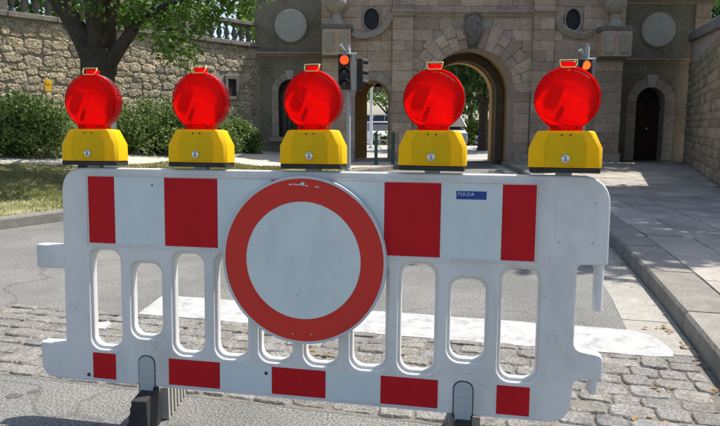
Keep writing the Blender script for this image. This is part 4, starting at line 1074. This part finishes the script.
# trees behind the left wall, seen through the balusters
for i, (x, y_, lb) in enumerate(((-13.2, 17.6, 'bright leafy tree behind the balustrade at the far left'), (-9.2, 21.8, 'bright leafy tree behind the balustrade beside the gatehouse'), (-16.5, 24.5, 'tall pale green tree far behind the left wall'), (-6.0, 25.8, 'leafy tree behind the left wing of the gatehouse'))):
    tree((x, y_, 0), lb, .22, 2.6, (0, 0, 5.2), (2.6, 2.6, 2.6), 75, 60, .24, 'leaf', seed=31 + i, spread=.6)
# trees beyond the arch
for i, (px, Y, cz, cr, mt, lb) in enumerate(((483, 31, 4.6, 3.0, 'leaf_dark', 'dark tree with straight trunk seen through the large archway, right side'), (455, 47, 5.0, 3.6, 'leaf_dark', 'dark tree seen through the large archway, left side'), (508, 44, 5.2, 4.2, 'leaf', 'far tree beyond the archway behind the hedge'), (388, 62, 6.4, 4.6, 'leaf', 'tree seen through the narrow side archway'), (425, 52, 6, 5, 'leaf', 'far tree beyond the gatehouse between the two arches'), (470, 58, 6, 5.5, 'leaf', 'farthest tree in the middle of the large archway'))):
    p = at(px, 140, Y); tree((p.x, Y, 0), lb, .22, 2.2, (0, 0, cz), (cr, cr, cz - 1.9), 85, 60, .34, mt, seed=41 + i, spread=.8)
# shrubs
def shrub(name, loc, r, label, seed, mat='shrub_leaf', n=85, per=110, leaf=.075, spread=.26):
    g = np.random.default_rng(seed); gr = random.Random(seed)
    root = empty(name, loc); tag(root, label, 'shrub')
    cl = []
    while len(cl) < n:
        p = g.normal(0, 1, 3); p /= np.linalg.norm(p); p[2] = abs(p[2]); k = .62 + .38 * g.random()
        w_ = 1 + .16 * math.sin(5 * p[0] + seed) * math.cos(4 * p[1] + seed)
        cl.append((p[0] * r[0] * k * w_, p[1] * r[1] * k * w_, .10 + p[2] * r[2] * k * w_, g.uniform(.6, 1.2)))
    for k in range(n // 5):
        p = g.normal(0, 1, 3); p /= np.linalg.norm(p); p[2] = abs(p[2]); kk = g.uniform(1.02, 1.16)
        cl.append((p[0] * r[0] * kk, p[1] * r[1] * kk, .10 + p[2] * r[2] * kk, g.uniform(.12, .3)))
    m = MB()
    for k in range(14):
        c = cl[k * 5]; limb_tube(m, (gr.uniform(-.2, .2) * r[0], gr.uniform(-.2, .2) * r[1], -.03), c[:3], .03, .008, .15, 4, gr)
    m.build('stem', 'bark', root)
    leaves('foliage', cl, per, spread, leaf, mat, root, seed=seed, flat=1)
    return root
def bush(px, d_wall, r, label, seed, n):
    rr = ray(px, 126); t0 = (d_wall - (Vector((0, 0, 0)) - WLa).dot(_wn)) / Vector((rr.x, rr.y, 0)).dot(_wn)
    x, y_ = rr.x * t0, rr.y * t0
    shrub('green_bush', (x, y_, tz(x, y_) - .02), r, label, seed, n=n)
bush(24, .95, (1.15, .85, 1.10), 'dense green bush at the left edge below the wall', 61, 150)
bush(-50, .9, (1.2, .85, 1.35), 'dense green bush cut by the left picture edge', 64, 100)
bush(152, 1.0, (1.30, .85, 1.22), 'rounded green bush between the first and second lamps', 62, 140)
bush(206, .95, (.95, .75, 1.12), 'green bush right behind the second lamp', 66, 100)
bush(238, .75, (.62, .55, .80), 'smaller pale green bush right of the second lamp by the wall end', 63, 70)
p = at(488, 140, 40); h_ = shrub('clipped_hedge', (p.x, 40, 0), (6.5, .8, 1.3), 'bright yellow green hedge beyond the large archway', 65, 'hedge_leaf', n=170, per=60, leaf=.2, spread=.5)

# ================================================================== street furniture
def traffic_light(px, pole_top, head_top, head_bot, Y, label, amber, side_head, extra_head=True):
    b = at(px, 150, Y); zb = .10
    root = empty('traffic_light', (b.x, Y, zb)); tag(root, label, 'traffic light', 'traffic lights before the gate')
    zt = at(px, pole_top, Y).z - zb; h1 = at(px, head_top, Y).z - zb; h0 = at(px, head_bot, Y).z - zb
    MB().lathe([(.05, -.05), (.05, zt - .02), (.04, zt)], (0, .0, 0), 'Z', 14).build('pole', 'galvanised', root, 40)
    MB().lathe([(.085, -.01), (.085, .05), (.06, .09)], (0, 0, 0), 'Z', 14).build('pole_collar', 'galvanised', root, 40)
    hh = h1 - h0; cx = -.03
    m = MB(); m.box((cx - .06, -.16, (h0 + h1) / 2), (.28, .14, hh)); hd = bevelled(m.build('signal_head', 'signal_black', root), .015)
    m = MB(); m.box((cx + .14, -.10, (h0 + h1) / 2), (.07, .10, hh + .03)); m.build('bracket_plate', 'galvanised', root)
    for k in range(3):
        z_ = h1 - hh * (k + .5) / 3; on = (k == 0)
        m = MB(); m.lathe([(.1, 0), (.085, -.02), (.04, -.032), (.001, -.036)], (cx - .06, -.231, z_), 'Y', 20); m.build('signal_lens', ('lit_orange' if amber else 'lit_red') if on else 'unlit_lens', hd, 50)
        # visor: half tube
        m = MB(); n = 10; A = []; B = []
        ro, ri = .112, .106
        for kk in range(n + 1):
            a = math.pi * (-.08 + 1.16 * kk / n); A.append(Vector((cx - .06 + ro * math.cos(a), 0, z_ + ro * math.sin(a))))
        for kk in range(n, -1, -1):
            a = math.pi * (-.08 + 1.16 * kk / n); A.append(Vector((cx - .06 + ri * math.cos(a), 0, z_ + ri * math.sin(a))))
        m.prism([p + Vector((0, -.231, 0)) for p in A], [p + Vector((0, -.33, -.02)) for p in A]); m.build('visor', 'signal_black', hd)
    if side_head:
        m = MB(); m.box((.26, .02, (h0 + h1) / 2 - .05), (.14, .26, hh * .92)); sh = bevelled(m.build('side_signal_head', 'signal_black', root), .015)
        for k in range(3):
            z_ = h1 - .06 - hh * .9 * (k + .5) / 3
            A = []
            for kk in range(9):
                a = math.pi * kk / 8; A.append(Vector((0, .02 + .11 * math.cos(a), z_ + .11 * math.sin(a))))
            for kk in range(8, -1, -1):
                a = math.pi * kk / 8; A.append(Vector((0, .02 + .104 * math.cos(a), z_ + .104 * math.sin(a))))
            m = MB(); m.prism([p + Vector((.331, 0, 0)) for p in A], [p + Vector((.45, 0, -.02)) for p in A]); m.build('visor', 'signal_black', sh)
    # detector and its arm on the pole top
    m = MB(); m.tube([(0, 0, zt), (0, 0, zt + .08)], .035, 10); m.build('pole_cap', 'galvanised', root)
    m = MB(); m.tube([(-.03, -.02, h1 + .05), (-.10, -.05, h1 + .10), (-.20, -.08, h1 + .22)], [.03, .03, .045], 10); m.build('detector', 'galvanised', root)
    m = MB(); m.tube([(-.12, -.04, h1 + .02), (.19, -.04, h1 + .02)], .025, 8); m.build('head_bracket', 'galvanised', root)
    return root
traffic_light(348.5, 48, 55, 90, 15.0, 'traffic light showing red beside the narrow side archway', False, True)
tr = traffic_light(582.5, 47, 60, 96, 15.2, 'traffic light showing red half hidden behind the rightmost lamp', True, False)

def bollard(px, Y, label):
    b = at(px, 150, Y); r = empty('bollard', (b.x, Y, .10)); tag(r, label, 'bollard', 'green bollards before the side arch')
    MB().lathe([(.06, -.02), (.06, .04), (.045, .06), (.045, .78), (.06, .80), (.06, .84), (.03, .9), (.001, .92)], (0, 0, 0), 'Z', 14).build('post', 'green_paint', r, 40)
    MB().lathe([(.062, .62), (.062, .66)], (0, 0, 0), 'Z', 14).build('chain_ring', 'green_paint', r)
    return r
b1 = bollard(376, 17.6, 'slim green bollard left of the chain before the side archway')
b2 = bollard(393, 17.6, 'slim green bollard right of the chain before the side archway')
ch = empty('chain', b1.location + Vector((0, 0, .64))); tag(ch, 'metal chain hanging between the two green bollards', 'chain')
dv = b2.location - b1.location
for k in range(22):
    t_ = (k + .5) / 22; z_ = -.24 * (1 - (2 * t_ - 1) ** 2)
    a = [(math.cos(i * math.pi / 4) * .026, 0, math.sin(i * math.pi / 4) * .014) for i in range(8)] + [(.026, 0, 0)]
    m = MB(); m.tube(a, .005, 5); o = m.build('link', 'galvanised', ch, 60); o.location = (dv.x * t_, dv.y * t_, z_)
    o.rotation_euler = (R(90 if k % 2 else 0), -math.atan2(-.24 * -4 * (2 * t_ - 1), dv.x) , 0)

# grey utility cabinet beside the tree
c = at(108.5, 130, 11.1)
cb = empty('utility_cabinet', (c.x, 11.1, tz(c.x, 11.1))); tag(cb, 'slim light grey ribbed utility pillar beside the tree trunk', 'cabinet')
m = MB(); m.box((0, 0, .58), (.21, .20, 1.12)); bevelled(m.build('cabinet_body', 'cabinet_grey', cb), .012)
for k in range(4):
    m = MB(); m.box((-.072 + k * .048, -.1035, .60), (.02, .008, 1.0)); m.build('door_rib', 'cabinet_grey', cb)
m = MB(); m.box((0, 0, 1.165), (.24, .23, .045)); bevelled(m.build('cabinet_roof', 'cabinet_grey', cb), .01)
m = MB(); m.box((0, 0, .0), (.18, .17, .08)); m.build('plinth', 'dark_metal', cb)
# stone slab path piece by the bush
for k, (px, py) in enumerate(((132, 165), (146, 164.5), (160, 164))):
    pass

# cars beyond the gate
def car(loc, rot, label, paint, L=4.2, W=1.75, H=1.5, van=False):
    r = empty('parked_car', loc, (0, 0, rot)); tag(r, label, 'car', 'vehicles beyond the gate')
    hw = W / 2
    def sect(x, w_, z0, z1): return [Vector((x, -w_, z0)), Vector((x, -w_ * 1.0, z0 + (z1 - z0) * .6)), Vector((x, -w_ * .9, z1)), Vector((x, w_ * .9, z1)), Vector((x, w_, z0 + (z1 - z0) * .6)), Vector((x, w_, z0))]
    h2 = H * .60
    secs = [(-L / 2, hw * .82, .35, h2 * .8), (-L / 2 + .12, hw * .95, .25, h2 * .98), (-L * .2, hw, .2, h2), (L * .2, hw, .2, h2), (L / 2 - .5, hw * .96, .22, h2 * .88), (L / 2 - .08, hw * .88, .25, h2 * .74), (L / 2, hw * .76, .35, h2 * .6)]
    m = MB(); m.loft([sect(*s) for s in secs]); bd = bevelled(m.build('body', paint, r), .05, 2, 20)
    x0, x1 = -L / 2 + .1, (L * .42 if van else L * .24); xr0, xr1 = -L / 2 + .35, (L * .24 if van else L * .04)
    m = MB(); m.loft([[Vector((x0, -hw * .88, h2 - .03)), Vector((x1, -hw * .88, h2 - .03)), Vector((x1, hw * .88, h2 - .03)), Vector((x0, hw * .88, h2 - .03))], [Vector((xr0, -hw * .72, H - .06)), Vector((xr1, -hw * .72, H - .06)), Vector((xr1, hw * .72, H - .06)), Vector((xr0, hw * .72, H - .06))]]); bevelled(m.build('windows', 'dark_glass', r), .04, 2)
    m = MB(); m.loft([[Vector((x * (1 if k else 1), y_, z_)) for x, y_ in ((xr0 - .06, -hw * .75), (xr1 + .06, -hw * .75), (xr1 + .06, hw * .75), (xr0 - .06, hw * .75))] for k, z_ in ((0, H - .075), (1, H))]); bevelled(m.build('roof', paint, r), .03, 2)
    for sx_ in (.0, .33, .62, 1.0):
        for s in (-1, 1):
            a = Vector((x0 + (x1 - x0) * sx_, s * hw * .885, h2 - .02)); b_ = Vector((xr0 + (xr1 - xr0) * sx_, s * hw * .73, H - .06)); m = MB(); m.tube([a, b_], .035, 6); m.build('pillar', paint, r)
    for x in (-L * .31, L * .31):
        for s in (-1, 1):
            m = MB(); m.lathe([(.2, -.09), (.31, -.1), (.315, .09), (.2, .1)], (x, s * (hw - .09), .315), 'Y', 20); w_ = m.build('wheel', 'tyre', r, 40)
            m = MB(); m.lathe([(.001, -.01), (.19, -.02), (.2, .02), (.001, .01)], (x, s * (hw + .01), .315), 'Y', 16); m.build('rim', 'alloy', w_, 40)
    for s in (-1, 1):
        m = MB(); m.box((L / 2 - .10, s * hw * .66, h2 * .66), (.16, .34, .15)); bevelled(m.build('headlight', 'head_lamp', r), .03)
        m = MB(); m.box((-L / 2 + .07, s * hw * .72, h2 * .78), (.1, .2, .22)); m.build('tail_light', 'lamp_dark', r)
    m = MB(); m.box((L / 2 - .02, 0, .42), (.1, W * .6, .16)); m.build('grille', 'signal_black', r)
    return r
p = at(379, 140, 42); car((p.x, 42, 0), R(-75), 'white car parked beyond the narrow side archway', 'car_white', 4.0, 1.7, 1.45)
p = at(374, 140, 54); car((p.x + .2, 54, 0), R(160), 'white van parked behind the white car beyond the side archway', 'car_white', 4.8, 1.9, 2.1, True)
p = at(441, 140, 36); car((p.x, 36.2, 0), R(-80), 'silver van beyond the large archway', 'car_silver', 4.6, 1.85, 1.9, True)
p = at(494, 150, 33); car((p.x + 1.4, 34, 0), R(180), 'grey blue car beyond the large archway, right side', 'car_blue', 4.2, 1.75, 1.45)
p = at(373, 140, 34); pole = empty('street_pole', (p.x - .1, 34, 0)); tag(pole, 'tall white street pole seen through the side archway', 'pole')
MB().lathe([(.09, -.02), (.07, 2), (.05, 5.5), (.001, 5.52)], (0, 0, 0), 'Z', 12).build('shaft', 'car_white', pole, 40)
MB().lathe([(.14, .0), (.14, .06), (.1, .1)], (0, 0, 0), 'Z', 12).build('pole_foot', 'galvanised', pole, 40)

# dead leaves and weeds in the gutter
vs, fs = [], []
def flake(x, y_, z_, s):
    a = rnd.uniform(0, 6.28); k = len(vs); c, s_ = math.cos(a), math.sin(a)
    for (u_, v_, w_) in ((-.5, 0, 0), (0, .3, .12), (.5, 0, .02), (0, -.3, .14)): vs.append((x + (u_ * c - v_ * s_) * s, y_ + (u_ * s_ + v_ * c) * s, z_ + w_ * s))
    fs.extend([(k, k + 1, k + 2), (k, k + 2, k + 3)])
for i in range(60):
    y_ = rnd.uniform(2.2, 8); 
    flake(kr(y_) - abs(rnd.gauss(.015, .05)) - .01, y_, .011, rnd.uniform(.012, .035))
for (px, py, n, sp) in ((310, 350, 9, .05), (326, 358, 8, .05), (130, 376, 3, .1), (96, 360, 4, .06), (655, 392, 3, .05), (648, 424, 7, .05), (655, 328, 5, .05), (628, 265, 7, .05), (672, 331, 5, .04), (693, 352, 6, .04), (720, 395, 5, .05)):
    c = gnd(px, py)
    for k in range(n): flake(c.x + rnd.gauss(0, sp), c.y + rnd.gauss(0, sp), (.011), rnd.uniform(.02, .05))
me = bpy.data.meshes.new('fallen_leaves'); me.from_pydata(vs, [], fs)
tag(link('fallen_leaves', me, 'dry_leaf'), 'dry brown leaves lying in the gutter and on the cobbles', 'leaves', kind='stuff')
vs, fs = [], []
for (px, py) in ((651, 274), (655, 277), (683, 311), (640, 262), (700, 340), (152, 212), (105, 214), (40, 212)):
    c = gnd(px, py, .005 if px > 300 else .11)
    for k in range(14):
        a = rnd.uniform(0, 6.28); h = rnd.uniform(.02, .06); l_ = rnd.uniform(.01, .05); k0 = len(vs)
        vs += [(c.x - .004 * math.sin(a), c.y + .004 * math.cos(a), c.z), (c.x + .004 * math.sin(a), c.y - .004 * math.cos(a), c.z), (c.x + l_ * math.cos(a), c.y + l_ * math.sin(a), c.z + h)]; fs.append((k0, k0 + 1, k0 + 2))
me = bpy.data.meshes.new('weeds'); me.from_pydata(vs, [], fs)
tag(link('weeds', me, 'weed'), 'small green weeds along the kerb joints', 'weeds', kind='stuff')
